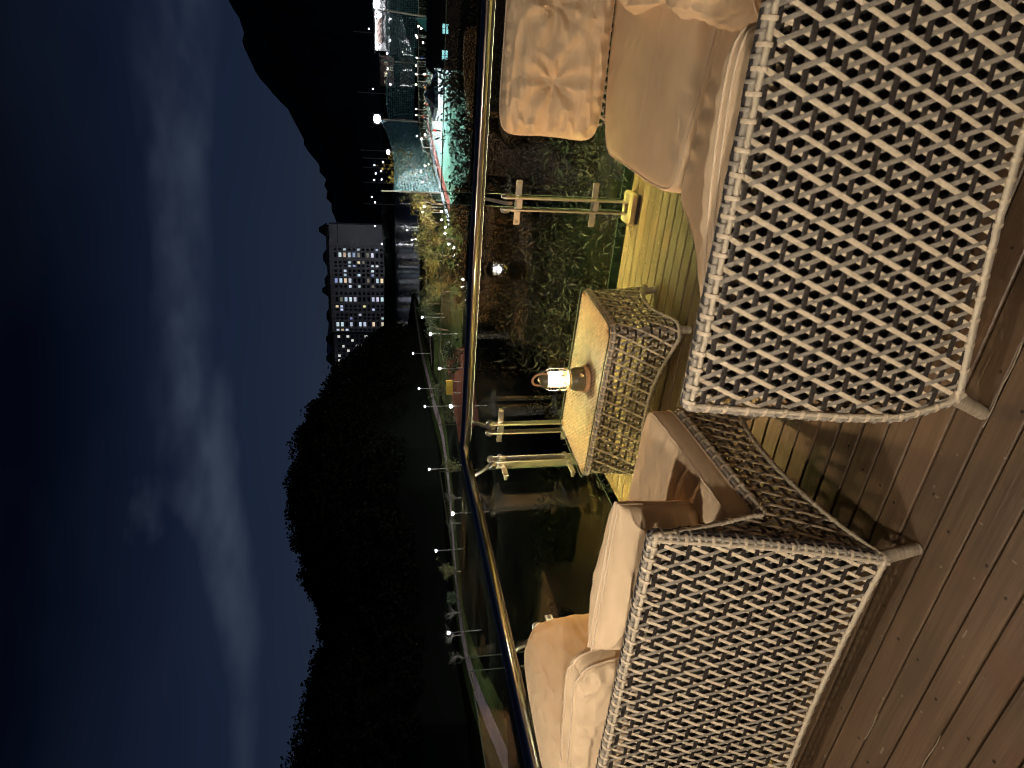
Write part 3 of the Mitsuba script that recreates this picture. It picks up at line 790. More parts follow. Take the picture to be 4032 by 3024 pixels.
def seat_cushion(name, outline, z0, z1, seed, label, dome=0.018, amp=0.005, tilt=(0, 0), gathers=()):
    o = chaikin(outline, 3)
    o = resample(np.vstack([o, o[:1]]), 0.018)[:-1]
    if Polygon(o).exterior.is_ccw is False:
        o = o[::-1]
    c = np.array(Polygon(o).representative_point().coords[0]) if not Polygon(o).contains(shapely.Point(o.mean(0))) else o.mean(0)
    n = len(o); h = z1 - z0
    layers = []
    for f, z in ((0.0, z0), (0.55, z0), (0.93, z0), (0.985, z0 + 0.008)):
        layers.append((f, z, 0))
    for q in np.linspace(0.15, 0.85, 5):
        layers.append((1.0 + 0.006 * math.sin(q * math.pi), z0 + h * q, 1))
    for f in (0.988, 0.97, 0.94, 0.90, 0.85, 0.8, 0.74, 0.68, 0.62, 0.55, 0.48, 0.4, 0.32, 0.24, 0.16, 0.08, 0.0):
        layers.append((f, z1 - 0.006 * (f > 0.98) + dome * (1 - f ** 4), 2))
    V = []
    for f, z, kind in layers:
        xy = c + (o - c) * max(f, 0.0004)
        zz = np.full(n, z)
        if kind == 2:
            P = np.column_stack([xy, np.full(n, seed * 1.0)])
            zz = zz + crease(P, seed, amp) * np.clip((1 - f) * 8, 0, 1)
            for (gx, gy, dx, dy, ln) in gathers:                       # small tucks along a seam
                a = (xy[:, 0] - gx) * dx + (xy[:, 1] - gy) * dy
                b = (xy[:, 0] - gx) * -dy + (xy[:, 1] - gy) * dx
                zz = zz + 0.006 * np.sin(a * 62) * np.exp(-(b / 0.06) ** 2) * ((a > 0) & (a < ln))
        zz = zz + tilt[0] * (xy[:, 0] - c[0]) + tilt[1] * (xy[:, 1] - c[1])
        V.append(np.column_stack([xy, zz]))
    k = np.arange(n); F = []
    for q in range(len(layers) - 1):
        F.append(np.stack([q * n + k, q * n + (k + 1) % n, (q + 1) * n + (k + 1) % n, (q + 1) * n + k], 1))
    key = put(name, (np.vstack(V), np.vstack(F)), "fabric", label=label, category="cushion", smooth=40)
    for q in (4, 9):
        ring_ = V[q].copy(); ring_[:, :2] = c + (ring_[:, :2] - c) * 1.003
        put("piping", tube(ring_, 0.0042, 6, closed=True), "piping", key, smooth=True)
    return key


seat_cushion("seat_cushion", [(-2.62, 1.58), (-1.36, 1.56), (-1.355, 1.62), (-1.35, 2.22), (-1.37, 2.31), (-1.44, 2.33), (-2.0, 2.345), (-2.62, 2.35)], 0.452, 0.555, 3,
             "thick seat cushion of the bottom sofa, between its side panel and the table", gathers=((-1.42, 2.2, 0, -1, 0.5),), amp=0.006)
# two back cushions seen from behind over the left sofa's back, and the one along the railing
pillow("back_cushion", 0.56, 0.47, 0.24, (-1.70, 1.69, 0.72), basis((1.0, 0.34, -0.16), (0.14, -0.26, 0.95)), 11, edge=0.02, ear=0.07, amp=0.010, sharp=2.1, gath=0.3,
       label="slumped back cushion of the bottom sofa, nearest the table")
pillow("back_cushion", 0.72, 0.51, 0.16, (-2.33, 1.60, 0.765), basis((1.0, 0.02, 0.06), (-0.02, -0.16, 0.98)), 14, edge=0.06, amp=0.009, sharp=2.4, corner=0.15,
       label="pale boxed back cushion rising above the woven back at the photo's bottom edge")
pillow("side_cushion", 0.96, 0.52, 0.30, (-2.68, 1.84, 0.765), basis((-0.06, -1.0, 0.03), (-0.14, 0.0, 0.99)), 17, edge=0.03, tufts=((0.12, 0.02),), amp=0.008, sharp=2.0, concave=-0.05, corner=0.17, gath=0.6,
       label="shaded plump cushion against the handrail at the photo's bottom edge, one edge lit yellow green")

# the big sofa's seat and the cushions on it
seat_cushion("seat_cushion", [(-0.515, 2.632), (-0.56, 2.58), (-0.615, 2.47), (-0.71, 2.36), (-0.80, 2.315), (-0.85, 2.22), (-0.86, 2.0), (-0.82, 1.62), (0.80, 1.74), (0.84, 2.44), (-0.03, 2.55)], 0.38, 0.452, 5,
             "broad seat cushion between the largest sofa's woven back and the dark seam", dome=0.008, amp=0.003, gathers=((-0.45, 2.58, 0.985, -0.17, 0.42),))
pillow("back_cushion", 0.84, 0.40, 0.17, (-0.31, 1.665, 0.632), basis((1.0, 0.07, 0.09), (-0.06, -0.12, 0.99)), 21, edge=0.03, sag=0.03, amp=0.012, sharp=2.6,
       label="long pale piped cushion leaning inside the largest sofa's woven back")
s3 = thing("platform_sofa", "low dark based sofa under the tufted cushion at the top of the photo", "sofa")
MB().box((0.42, 3.30, 0.26), (1.70, 1.06, 0.2), chamfer=0.02).put("base", "cane_rim_dark", s3)
for x in (-0.36, 1.2):
    for y in (2.85, 3.75):
        leg(s3, (x, y, 0.18), (x, y, 0.0))


def c_back(s, t):
    P = np.stack([s - 0.4, 3.93 + 0.1 * (t - 0.3), t], -1)
    return P, np.tile([0, 1.0, 0], (len(P), 1))


weave(s3 + "__back_panel", sbox(0.0, 0.2, 1.6, 0.86), c_back, p=0.045, d=0.052, w=0.014, joined=True, step=0.05)
seat_cushion("seat_cushion", [(-0.50, 3.80), (-0.525, 3.30), (-0.545, 2.90), (-0.53, 2.72), (-0.45, 2.685), (-0.03, 2.608), (0.6, 2.50), (1.2, 2.45), (1.2, 3.80)], 0.355, 0.452, 7,
             "wide flat seat cushion between the tufted cushion and the dark seam", dome=0.006, amp=0.004, gathers=((-0.42, 2.76, 0.985, -0.17, 0.4),))
pillow("back_cushion", 1.30, 0.58, 0.25, (0.16, 3.84, 0.735), basis((1.0, 0.0, 0.0), (0.0, 0.22, 0.975)) @ np.diag([1.0, 1.0, 1.0]), 25, edge=0.03, tufts=((-0.34, 0.0), (0.02, 0.02), (0.36, 0.0)), seam=True, amp=0.022, sharp=2.8,
       label="big tufted back cushion with a middle seam, at the top beside the handrail")
pillow("throw_cushion", 0.62, 0.40, 0.20, (0.34, 3.10, 0.60), basis((0.10, -1.0, 0.05), (0.75, 0.1, 0.62)), 31, amp=0.016, ear=0.08,
       label="crumpled cushion at the photo's top edge next to the tufted cushion")
pillow("throw_cushion", 0.62, 0.42, 0.20, (0.30, 2.52, 0.585), basis((-0.12, -1.0, -0.02), (0.8, -0.1, 0.58)), 37, amp=0.014, ear=0.12,
       label="cushion with a pointed corner hanging over the dark seam at the top edge")
pillow("throw_cushion", 0.66, 0.46, 0.18, (0.42, 2.02, 0.69), basis((-0.05, -1.0, 0.1), (0.7, 0.0, 0.7)), 41, amp=0.015, ear=0.08,
       label="pale crumpled cushion at the top edge touching the largest sofa's woven back")

# ------------------------------------------------------------------ unseen terrace lamps above and behind the camera, with the wall carrying them
mat("render_wall", (0.03, 0.022, 0.016), 0.8)
w = thing("house_wall", "unseen house wall behind the terrace, placed to carry the unseen lamps", "wall")  # out of view, stands there to carry the lamps
MB().box((-0.2, -1.88, 1.6), (6.0, 0.2, 3.3)).put("wall", "render_wall", w)
MB().box((-0.2, -0.6, 3.3), (6.0, 2.6, 0.1)).put("eave", "fascia", w)  # unseen overhang for the hanging lamp


def sphere(c, r, n=1):
    s = trimesh.creation.icosphere(subdivisions=n, radius=r)
    return np.array(s.vertices) + np.array(c, float), np.array(s.faces)


k = thing("pendant_lamp", "unseen hanging lamp over the deck, placed to light the sofas and floor", "lamp")
PEN = (-1.95, 0.62, 2.78)  # out of view overhead, placed to light the sofas and deck
put("cord", tube([(PEN[0], PEN[1], 3.25), (PEN[0], PEN[1], 2.84)], 0.006, 6), "gasket", k)
scene[key_for("globe", k)] = mikit.ply(sphere(PEN, 0.055, 2), "bulb", smooth=True, emitter=lamp(1150.0, CREAM, 6.0))
k = thing("wall_lantern", "unseen lamp behind the camera, placed to light the sofa backs", "lamp")
WL = (-0.8, -1.25, 1.95)  # out of view behind the camera, placed to light the sofa backs
MB().box((WL[0], -1.76, WL[2]), (0.12, 0.03, 0.2)).put("back_plate", "brass", k)
put("bracket", tube([(WL[0], -1.75, WL[2] + 0.09), (WL[0], WL[1], WL[2] + 0.09), (WL[0], WL[1], WL[2] + 0.05)], 0.008, 8), "brass", k)
scene[key_for("globe", k)] = mikit.ply(sphere(WL, 0.055, 2), "bulb", smooth=True, emitter=lamp(2150.0, CREAM, 6.0))

# ------------------------------------------------------------------ the land below
G = -10.0
matte("soil", lambda p, n, uv: mix((0.014, 0.016, 0.010), (0.008, 0.008, 0.006), fbm(p.x * 0.35, p.y * 0.35, 0.0, octaves=4)))
matte("lawn_grass", lambda p, n, uv: mix((0.075, 0.095, 0.03), (0.035, 0.05, 0.018), fbm(p.x * 0.6, p.y * 0.6, 1.0, octaves=4)) * (0.7 + 0.6 * noise(p.x * 4, p.y * 4, 0.0)))
matte("path_stone", lambda p, n, uv: mi.Color3f(0.42, 0.34, 0.34) * (0.8 + 0.4 * fbm(p.x, p.y, 0.0)))
matte("court_green", lambda p, n, uv: mi.Color3f(0.20, 0.42, 0.31) * (0.85 + 0.3 * fbm(p.x * 0.4, p.y * 0.4, 0.0)))
matte("court_red", (0.32, 0.13, 0.11))
matte("court_blue", (0.36, 0.45, 0.52))
matte("red_soil", lambda p, n, uv: mix((0.16, 0.06, 0.035), (0.11, 0.045, 0.03), fbm(p.x * 0.5, p.y * 0.5, 3.0)))
matte("hill_dark", (0.008, 0.010, 0.008))
matte("forest_leaf", (0.007, 0.009, 0.006))
matte("mountain_rock", (0.035, 0.05, 0.06))
matte("far_mountain", (0.30, 0.36, 0.44))  # pale blue of distance haze put into the slope colour
mat("bark", (0.12, 0.085, 0.055), 0.9)
mat("pale_bark", (0.40, 0.37, 0.31), 0.9)
mat("leaf_gold", (0.42, 0.33, 0.08), 0.7)
mat("leaf_olive", (0.21, 0.22, 0.075), 0.7)
mat("leaf_dark", (0.06, 0.09, 0.04), 0.7)
matte("leaf_hedge", (0.025, 0.04, 0.025))
mat("leaf_shrub", lambda p, n, uv: mix((0.0032, 0.0115, 0.011), (0.0015, 0.005, 0.0048), noise(p.x * 6, p.y * 6, p.z * 6)) * (0.5 + 1.0 * noise(p.x * 40, p.y * 40, p.z * 40)), 0.5)
mat("leaf_shrub_pale", lambda p, n, uv: mi.Color3f(0.012, 0.016, 0.0155) * (0.5 + 1.0 * noise(p.x * 30, p.y * 30, p.z * 30)), 0.5)
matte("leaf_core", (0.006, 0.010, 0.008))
mat("pole_grey", (0.45, 0.45, 0.44), 0.5)
mat("pole_dark", (0.06, 0.065, 0.07), 0.5)
mat("net_blue", (0.12, 0.32, 0.40), 0.7)
mat("net_cyan", (0.34, 0.66, 0.72), 0.7)
mat("fence_green", (0.25, 0.36, 0.30), 0.6)
mat("white_paint", (0.75, 0.75, 0.74), 0.5)
mat("pale_wall", (0.42, 0.42, 0.43), 0.8)
mat("brown_wall", (0.16, 0.115, 0.10), 0.8)
mat("dark_wall", (0.018, 0.02, 0.024), 0.8)
mat("roof_dark", (0.02, 0.02, 0.024), 0.8)
mat("flat_wall", lambda p, n, uv: mi.Color3f(0.34, 0.33, 0.34) * (0.9 + 0.2 * noise(p.x * 0.2, p.y * 0.2, p.z * 0.3)), 0.8)
mat("flat_end_wall", (0.42, 0.415, 0.44), 0.8)
mat("flat_band", (0.42, 0.41, 0.42), 0.8)
mat("pane_dark", (0.02, 0.025, 0.035), 0.1)
mat("tent_navy", (0.03, 0.04, 0.075), 0.6)
mat("tarp_teal", (0.10, 0.42, 0.44), 0.6)
mat("yellow_paint", (0.75, 0.55, 0.05), 0.5)
mat("skin", (0.45, 0.29, 0.2), 0.6)
for k_, c_ in (("orange", (0.75, 0.22, 0.10)), ("red", (0.65, 0.07, 0.06)), ("blue", (0.05, 0.10, 0.55)), ("dark", (0.03, 0.035, 0.06)), ("shorts", (0.03, 0.03, 0.035))):
    mat("cloth_" + k_, c_, 0.8)


def water_bump(p, n, uv):
    return fbm(p.x * 0.55, p.y * 1.1, 0.0, octaves=4)


scene["water"] = {"type": "twosided", "bsdf": {"type": "bumpmap", "arbitrary": mikit.proc(water_bump, eps=0.05), "scale": 0.035, "bsdf":
                  {"type": "principled", "base_color": rgb((0.008, 0.014, 0.018)), "roughness": 0.12, "specular": 0.9}}}


def ground_z(d):
    s = np.clip((np.asarray(d, float) - 5.2) / 42.0, 0, 1)
    return -1.55 + (G + 1.55) * (s * s * (3 - 2 * s)) ** 0.8


rad = np.concatenate([[0.5, 3.0, 4.4], np.geomspace(5.2, 60, 26), [90, 140, 220, 400, 800, 1600, 5000]])
ang = np.linspace(0, 2 * math.pi, 121)[:-1]
RA, AN = np.meshgrid(rad, ang, indexing="ij")
gx, gy = RA * np.cos(AN) - 1.0, RA * np.sin(AN) + 1.0
gz = ground_z(RA) + 0.25 * (meshkit.fbm(np.stack([gx * 0.25, gy * 0.25, gx * 0], -1), 3) - 0.5) * (RA < 70)
na = len(ang); F = []
for a in range(len(rad) - 1):
    i = np.arange(na)
    F.append(np.stack([a * na + i, (a + 1) * na + i, (a + 1) * na + (i + 1) % na, a * na + (i + 1) % na], 1))
put("ground", (np.stack([gx, gy, gz], -1).reshape(-1, 3), np.vstack(F)), "soil", label="dark ground sloping down from the terrace to the park and lake", kind="structure", smooth=True)


def flat(name, pts, z, bsdf, label, **kw):
    p = Polygon(pts).buffer(0)
    v, f = trimesh.creation.triangulate_polygon(p, engine="earcut")
    return put(name, (np.column_stack([v, np.full(len(v), z)]), f), bsdf, label=label, kind="structure", **kw)


def strip(pts, w):
    p = resample(pts, 3.0)
    for _ in range(3):
        p[1:-1] = 0.25 * p[:-2] + 0.5 * p[1:-1] + 0.25 * p[2:]
    return p, LineString(p).buffer(w, cap_style="flat").buffer(0)


PATH = [[-74.48, 196.0], [-75.5, 176.5], [-75.1, 158.03], [-71.29, 136.26], [-70.0, 122.66], [-65.8, 107.55], [-66.54, 97.81], [-68.16, 92.44], [-70.77, 86.91], [-75.23, 81.33], [-79.17, 74.24], [-79.0, 66.0], [-73.0, 54.0], [-62.0, 38.0]]
BOARD = [[-37.65, 167.69], [-39.96, 161.69], [-42.86, 154.16], [-47.46, 153.12], [-51.07, 148.99], [-54.6, 144.96], [-64.0, 130.0]]
pl, gpoly = strip(PATH, 5.0)
v, f = trimesh.creation.triangulate_polygon(gpoly, engine="earcut")
put("lawn", (np.column_stack([v, np.full(len(v), G + 0.03)]), f), "lawn_grass", label="lamplit grass verge along both sides of the park path", kind="structure")
_, pp = strip(PATH, 1.5)
v, f = trimesh.creation.triangulate_polygon(pp, engine="earcut")
put("path", (np.column_stack([v, np.full(len(v), G + 0.06)]), f), "path_stone", label="pale park path curving along the foot of the hill", kind="structure")
flat("lawn", [(-63, 125), (-40, 130), (-23, 112), (-23.5, 88), (-36, 84), (-48, 84), (-58, 98)], G + 0.02, "lawn_grass", "lamplit grass under the lakeside trees")
_, bp_ = strip(BOARD, 1.1)
v, f = trimesh.creation.triangulate_polygon(bp_, engine="earcut")
put("path", (np.column_stack([v, np.full(len(v), G + 0.05)]), f), "path_stone", label="narrow lakeside walk behind the lit trees", kind="structure")
flat("lake", [(-30, 178), (-66, 172), (-73, 205), (-150, 300), (-196, 425), (-90, 408), (-30, 395), (10, 330), (-6, 215)], G + 0.05, "water", "dark lake reflecting the lit flats and shore lamps")
flat("red_field", [(-49.4, 101.8), (-42.9, 92.3), (-35.0, 77.0), (-40.0, 66.0), (-53.3, 82.1)], G + 0.07, "red_soil", "reddish bare field below the handrail")


# hills: each a ridge line with a slope to its foot
def polar(az, d, z):
    a = FAZ - math.radians(az)
    return (d * math.cos(a), d * math.sin(a), z)


def hill(name, ridge, foot, back, bsdf, label, drop=0.0, rows=10, rough=1.5, seed=0):
    """ridge: (azimuth, elevation, distance); foot and back: distances of the front and rear edges."""
    rz = np.array(ridge, float)
    azs = np.arange(rz[0, 0], rz[-1, 0] + 1e-6, 0.5)
    el = np.interp(azs, rz[:, 0], rz[:, 1]); dd = np.interp(azs, rz[:, 0], rz[:, 2])
    ft = np.interp(azs, [q[0] for q in foot], [q[1] for q in foot])
    V = []
    for q in np.linspace(0, 1.35, rows + 4):
        d = np.where(q <= 1, ft + (dd - ft) * q, dd + (back - dd) * (q - 1) / 0.35)
        top = 1.7 + dd * np.tan(np.radians(el)) - drop
        z = np.where(q <= 1, G + (top - G) * (q * (1.6 - 0.6 * q)), top + (G - top) * max((q - 1) / 0.35, 0.0) ** 1.3) - 0.4 * (q == 0)
        pts = np.array([polar(a, x, y) for a, x, y in zip(azs, d, z)])
        pts[:, 2] += rough * (meshkit.fbm(pts * np.array([0.05, 0.05, 0]) + seed, 3) - 0.5) * (0 < q < 1.3)
        V.append(pts)
    m = len(azs); i = np.arange(m - 1); F = [np.stack([a * m + i, a * m + i + 1, (a + 1) * m + i + 1, (a + 1) * m + i], 1) for a in range(len(V) - 1)]
    key = put(name, (np.vstack(V), np.vstack(F)), bsdf, label=label, kind="structure", smooth=True)
    return np.array(V)


LEFT = [(-70, 9, 190), (-40, 8.2, 200), (-28.7, 6.9, 205), (-23.3, 5.9, 205), (-20.7, 5.2, 205), (-17.9, 5.0, 210), (-15.9, 6.2, 210), (-12.8, 7.0, 212), (-9.8, 7.6, 215), (-6.3, 7.4, 218), (-1.9, 6.1, 222), (-0.6, 5.0, 224), (1.6, 3.8, 226), (2.4, 2.6, 226), (3.4, 1.6, 226), (4.2, 0.6, 226), (4.9, -0.6, 226), (5.4, -2.4, 226)]
FOOT = [(-70, 120), (-27, 106), (-22, 118), (-17, 124), (-13, 126), (-8.8, 128), (-5, 136), (-1.5, 158), (2.9, 192), (5.4, 205)]
HV = hill("hill", LEFT, FOOT, 330, "hill_dark", "dark wooded hill rising behind the park path", drop=3.4, seed=1)
hill("mountain", [(8, -0.4, 760), (11, 1.6, 800), (12.6, 2.6, 820), (14.1, 3.3, 840), (17.1, 4.0, 850), (19.7, 5.2, 860), (21.8, 6.2, 870), (24.2, 8.6, 880), (26.5, 9.0, 890), (29, 9.8, 900), (40, 13, 900), (60, 12, 900)],
     [(8, 640), (14, 520), (25, 470), (60, 440)], 1400, "mountain_rock", "dark mountain slope reaching the photo's top edge", drop=2.5, rough=22, rows=16, seed=4)
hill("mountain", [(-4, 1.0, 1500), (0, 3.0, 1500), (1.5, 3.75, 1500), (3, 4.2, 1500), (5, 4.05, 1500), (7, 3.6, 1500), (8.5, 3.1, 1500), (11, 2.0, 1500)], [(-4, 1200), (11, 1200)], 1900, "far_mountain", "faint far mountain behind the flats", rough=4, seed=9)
hill("embankment", [(3.2, -0.55, 445), (6, -0.62, 440), (10, -0.75, 432), (14, -0.55, 424), (18, -0.9, 415), (24, -0.6, 405)], [(3.2, 436), (10, 420), (18, 408), (24, 398)], 470, "hill_dark", "dark far bank of the lake", rough=1.0, seed=6)


def leaves(P, size, seed, flatness=0.6, quad=True):
    """Bent leaf faces at the points P."""
    r = np.random.default_rng(seed)
    n = len(P)
    d = r.normal(size=(n, 3)); d /= np.linalg.norm(d, axis=1, keepdims=True)
    e = np.cross(d, r.normal(size=(n, 3))); e /= np.linalg.norm(e, axis=1, keepdims=True)
    nn = np.cross(d, e)
    s = np.asarray(size) * r.uniform(0.6, 1.35, n)
    s = s[:, None]
    v = np.stack([P - d * s, P + e * s * flatness * 0.5 + nn * s * 0.12, P + d * s - nn * s * 0.15, P - e * s * flatness * 0.5 + nn * s * 0.12], 1).reshape(-1, 3)
    i = np.arange(n)[:, None] * 4
    return v, np.vstack([i + np.array([0, 1, 2]), i + np.array([0, 2, 3])])


# the wood on the hill: one mass of crowns, their outlines showing on the ridge
m = MB(); r = np.random.default_rng(5)
nr = HV.shape[0]
pts = []
for q in range(900):
    row = r.integers(1, 11); c = r.integers(60, HV.shape[1] - 1)
    fr = r.random()
    p = HV[row, c] * (1 - fr) + HV[row, min(c + 1, HV.shape[1] - 1)] * fr + (HV[min(row + 1, nr - 1), c] - HV[row, c]) * r.random()
    pts.append((p, r.uniform(2.0, 3.8)))
for c in range(40, HV.shape[1] - 1):
    for q in range(5):
        fr = r.random()
        p = HV[10, c] * (1 - fr) + HV[10, c + 1] * fr
        pts.append((p + np.array([0, 0, r.normal(0, 0.7)]), r.uniform(1.4, 3.2)))
for j, (p, R0) in enumerate(pts):
    n = 110
    q = r.normal(size=(n, 3)); q /= np.linalg.norm(q, axis=1, keepdims=True)
    q *= (R0 * r.uniform(0.55, 1.05, n))[:, None] * np.array([0.8, 0.8, 0.95 if j % 3 else 1.15])
    m.add(*leaves(p + q + np.array([0, 0, R0 * 0.4]), 0.5, 100 + j, 1.3))
m.put("wooded_hillside", "forest_leaf", label="dense dark wood covering the hill", kind="stuff")


# ------------------------------------------------------------------ park trees, lamps
def tree(name, label, base, h, cr, kind, seed, group=None):
    r = np.random.default_rng(seed)
    k = thing(name, label, "tree", group)
    base = np.array(base, float)
    m = MB(); tips = []
    bare = kind == "b"
    bend = r.normal(0, 0.05 * h, 2)
    trunk = [base + np.array([bend[0] * q * q, bend[1] * q * q, h * 0.62 * q]) for q in np.linspace(0, 1, 7)]
    m.tube(trunk, np.linspace(0.036 * h + 0.02, 0.018 * h, 7), 7)
    nb = 16 if bare else 13
    for j in range(nb):
        q = r.uniform(0.35, 1.0); a = r.uniform(0, 2 * math.pi)
        s = trunk[0] + (trunk[-1] - trunk[0]) * q
        e = s + np.array([math.cos(a) * cr * r.uniform(0.5, 1.0), math.sin(a) * cr * r.uniform(0.5, 1.0), h * r.uniform(0.12, 0.42) * (1.2 - 0.4 * q)])
        mid = (s + e) / 2 + np.array([0, 0, h * 0.03 * r.normal()])
        path = bez(s, mid, e, 6)
        m.tube(path, np.linspace(0.013 * h, 0.004 * h, 6), 5)
        tips += list(path[2:])
        for _ in range(4 if bare else 2):
            s2 = path[r.integers(2, 6)]
            e2 = s2 + r.normal(0, 0.16 * h, 3) * np.array([1, 1, 0.5]) + np.array([0, 0, 0.12 * h])
            m.tube([s2, (s2 + e2) / 2 + r.normal(0, 0.02 * h, 3), e2], [0.006 * h, 0.004 * h, 0.002 * h], 4)
            tips += [e2, (s2 + e2) / 2]
    m.put("trunk", "pale_bark" if bare else "bark", k)
    if not bare:
        tips = np.array(tips); n = 620
        P = tips[r.integers(0, len(tips), n)] + r.normal(0, 0.16 * cr, (n, 3))
        put("crown", leaves(P, 0.055 * cr + 0.05, seed + 1, 0.9), {"y": "leaf_gold", "o": "leaf_olive", "d": "leaf_dark"}[kind], k)
    return k


TREES = [[-25.01, 147.58, -10.0, 8.4, 3.8, "y"], [-29.7, 139.56, -10.0, 4.5, 1.4, "o"], [-26.06, 115.68, -10.0, 4.6, 1.3, "y"], [-29.71, 116.97, -10.0, 3.6, 1.5, "y"], [-33.75, 118.25, -10.0, 4.4, 1.8, "o"], [-27.13, 97.29, -10.0, 3.8, 1.0, "y"], [-34.8, 115.46, -10.0, 3.6, 1.6, "o"], [-34.45, 106.45, -10.0, 3.2, 1.6, "y"], [-31.97, 92.29, -10.0, 3.2, 1.3, "y"], [-36.92, 101.55, -10.0, 3.7, 1.5, "o"], [-29.63, 78.77, -10.0, 2.1, 0.8, "y"], [-28.36, 84.48, -10.0, 3.7, 0.9, "y"], [-45.04, 117.58, -10.0, 3.4, 1.8, "d"], [-44.16, 110.25, -10.0, 3.0, 1.5, "d"], [-43.59, 101.48, -10.0, 3.2, 1.3, "d"], [-37.85, 81.12, -10.0, 2.6, 1.3, "d"], [-39.82, 80.43, -10.0, 2.1, 1.2, "d"], [-48.59, 90.17, -10.0, 3.4, 1.0, "d"], [-50.25, 84.44, -10.0, 1.9, 0.9, "d"], [-52.96, 75.78, -10.0, 2.7, 0.9, "o"], [-60.22, 77.78, -10.0, 2.1, 0.9, "b"], [-63.92, 76.5, -10.0, 1.9, 1.0, "b"], [-71.08, 74.02, -10.0, 2.5, 1.0, "o"], [-74.91, 72.7, -10.0, 1.9, 0.8, "d"], [-77.23, 71.89, -10.0, 2.2, 0.9, "b"], [-79.45, 69.51, -10.0, 2.3, 1.0, "b"], [-77.89, 64.05, -10.0, 2.2, 0.8, "b"], [-28.16, 119.88, -10.0, 4.0, 1.4, "o"], [-29.44, 96.52, -10.0, 3.4, 0.9, "o"], [-32.93, 122.12, -10.0, 3.5, 1.4, "d"]]
names = {"y": ("uplit_tree", "golden uplit park tree by the lake shore", "golden uplit trees"), "o": ("park_tree", "olive leaved park tree between the lamps", "olive park trees"),
         "d": ("park_tree", "dark leafy park tree near the path", "dark park trees"), "b": ("bare_tree", "bare pale branched tree beside the park path", "bare trees by the path")}
for j, (x, y, z, h, cr, kd) in enumerate(TREES):
    nm, lb, gr = names[kd]
    if j == 0:
        nm, lb, gr = "uplit_tree", "biggest golden uplit tree, before the cyan net", None
    tree(nm, lb, (x, y, z - 0.1), h * (1.25 if j else 1.1), cr * 1.2, kd, 200 + j, gr)


def park_lamp(pos, hgt, r, label, group, L=30.0, col=(1, 0.95, 0.85), name="park_lamp", light=0.0, pole="pole_grey"):
    k = thing(name, label, "lamp", group)
    x, y, z = pos
    put("pole", tube([(x, y, z - hgt), (x, y, z - r)], 0.055, 6), pole, k)
    MB().lathe((x, y, z), [(0.02, r * 1.25), (r * 1.15, r * 0.75), (r * 1.15, r * 0.65), (0.02, r * 0.8)], 10).put("hood", "pole_dark", k)
    scene[key_for("globe", k)] = mikit.ply(sphere((x, y, z), r, 1), "bulb", smooth=True, emitter=lamp(L, col, 0.02))
    if light:
        scene[f"light_of_{k}"] = {"type": "point", "position": [x, y, z + r * 1.6], "intensity": {"type": "rgb", "value": [light * c for c in col]}, "sampling_weight": 0.35}


LAKE_LAMPS = [[-29.17, 126.43, -6.8], [-26.74, 116.55, -6.8], [-28.73, 120.87, -6.8], [-47.08, 177.16, -6.8], [-43.32, 154.72, -6.8], [-38.79, 138.96, -6.8]]
PATH_LAMPS = [[-62.32, 132.26, -6.0], [-60.56, 112.69, -6.0], [-55.86, 97.47, -6.0], [-38.92, 89.2, -6.0], [-43.4, 106.72, -6.0], [-37.48, 74.97, -6.0], [-35.59, 62.01, -6.0], [-60.89, 86.31, -6.0], [-46.09, 56.83, -6.0], [-65.56, 72.77, -6.0], [-63.07, 55.64, -6.0]]
COURT_LAMPS = [[0.97, 140.9, -7.0], [0.62, 133.04, -7.0], [-0.59, 148.49, -7.0], [-0.87, 144.84, -7.0], [-1.53, 127.84, -7.0], [-4.46, 144.83, -7.0], [-5.98, 147.63, -7.0], [-7.47, 146.77, -7.0], [-6.14, 123.25, -7.0], [-9.34, 146.15, -7.0], [-13.81, 145.43, -7.0], [-14.97, 145.55, -7.0], [-18.66, 143.07, -7.0], [-15.4, 120.1, -7.0], [-17.25, 128.72, -7.0], [-30.57, 143.69, -7.0], [-27.93, 134.84, -7.0], [-24.27, 124.78, -7.0], [-23.09, 128.85, -7.0], [-20.26, 118.58, -7.0], [-5.36, 214.93, -7.13], [-23.48, 213.71, -7.28], [-40.17, 211.21, -7.82]]
SHORE_LAMPS = [[-90.66, 415.22, 3.17], [-107.28, 411.24, 1.48], [-72.53, 418.77, 1.17], [-77.15, 417.94, 0.5], [-80.83, 417.24, 1.44], [-80.39, 417.33, -2.91], [-75.72, 418.2, -2.77], [-70.4, 419.13, -3.84], [-95.21, 414.2, -3.87], [-93.64, 414.56, 1.21], [-117.52, 408.43, -2.32], [-0.41, 425.0, 2.92], [-31.05, 423.86, 1.29], [-9.26, 329.87, -5.14], [-15.4, 329.64, -5.27], [-21.65, 329.29, -6.42], [4.18, 329.97, -6.57], [-4.02, 329.98, -6.42]]
for j, p in enumerate(LAKE_LAMPS):
    park_lamp(p, 3.2, 0.17, "small white lamp on a thin post among the lakeside trees", "lamps among the lakeside trees", light=220.0, L=26, col=(1, 0.9, 0.68))
UPLIGHTS = [[-26.79, 113.49, -9.55], [-28.11, 113.1, -9.55], [-27.71, 106.78, -9.55], [-28.88, 107.19, -9.55], [-28.82, 100.87, -9.55], [-27.52, 94.69, -9.55], [-28.58, 94.09, -9.55], [-28.17, 88.57, -9.55], [-29.24, 87.1, -9.55], [-28.51, 83.14, -9.55], [-29.42, 82.82, -9.55], [-29.81, 79.07, -9.55]]
UPLIGHTS.insert(0, [-24.0, 143.0, -9.55])
UPLIGHTS.insert(1, [-27.0, 139.0, -9.55])
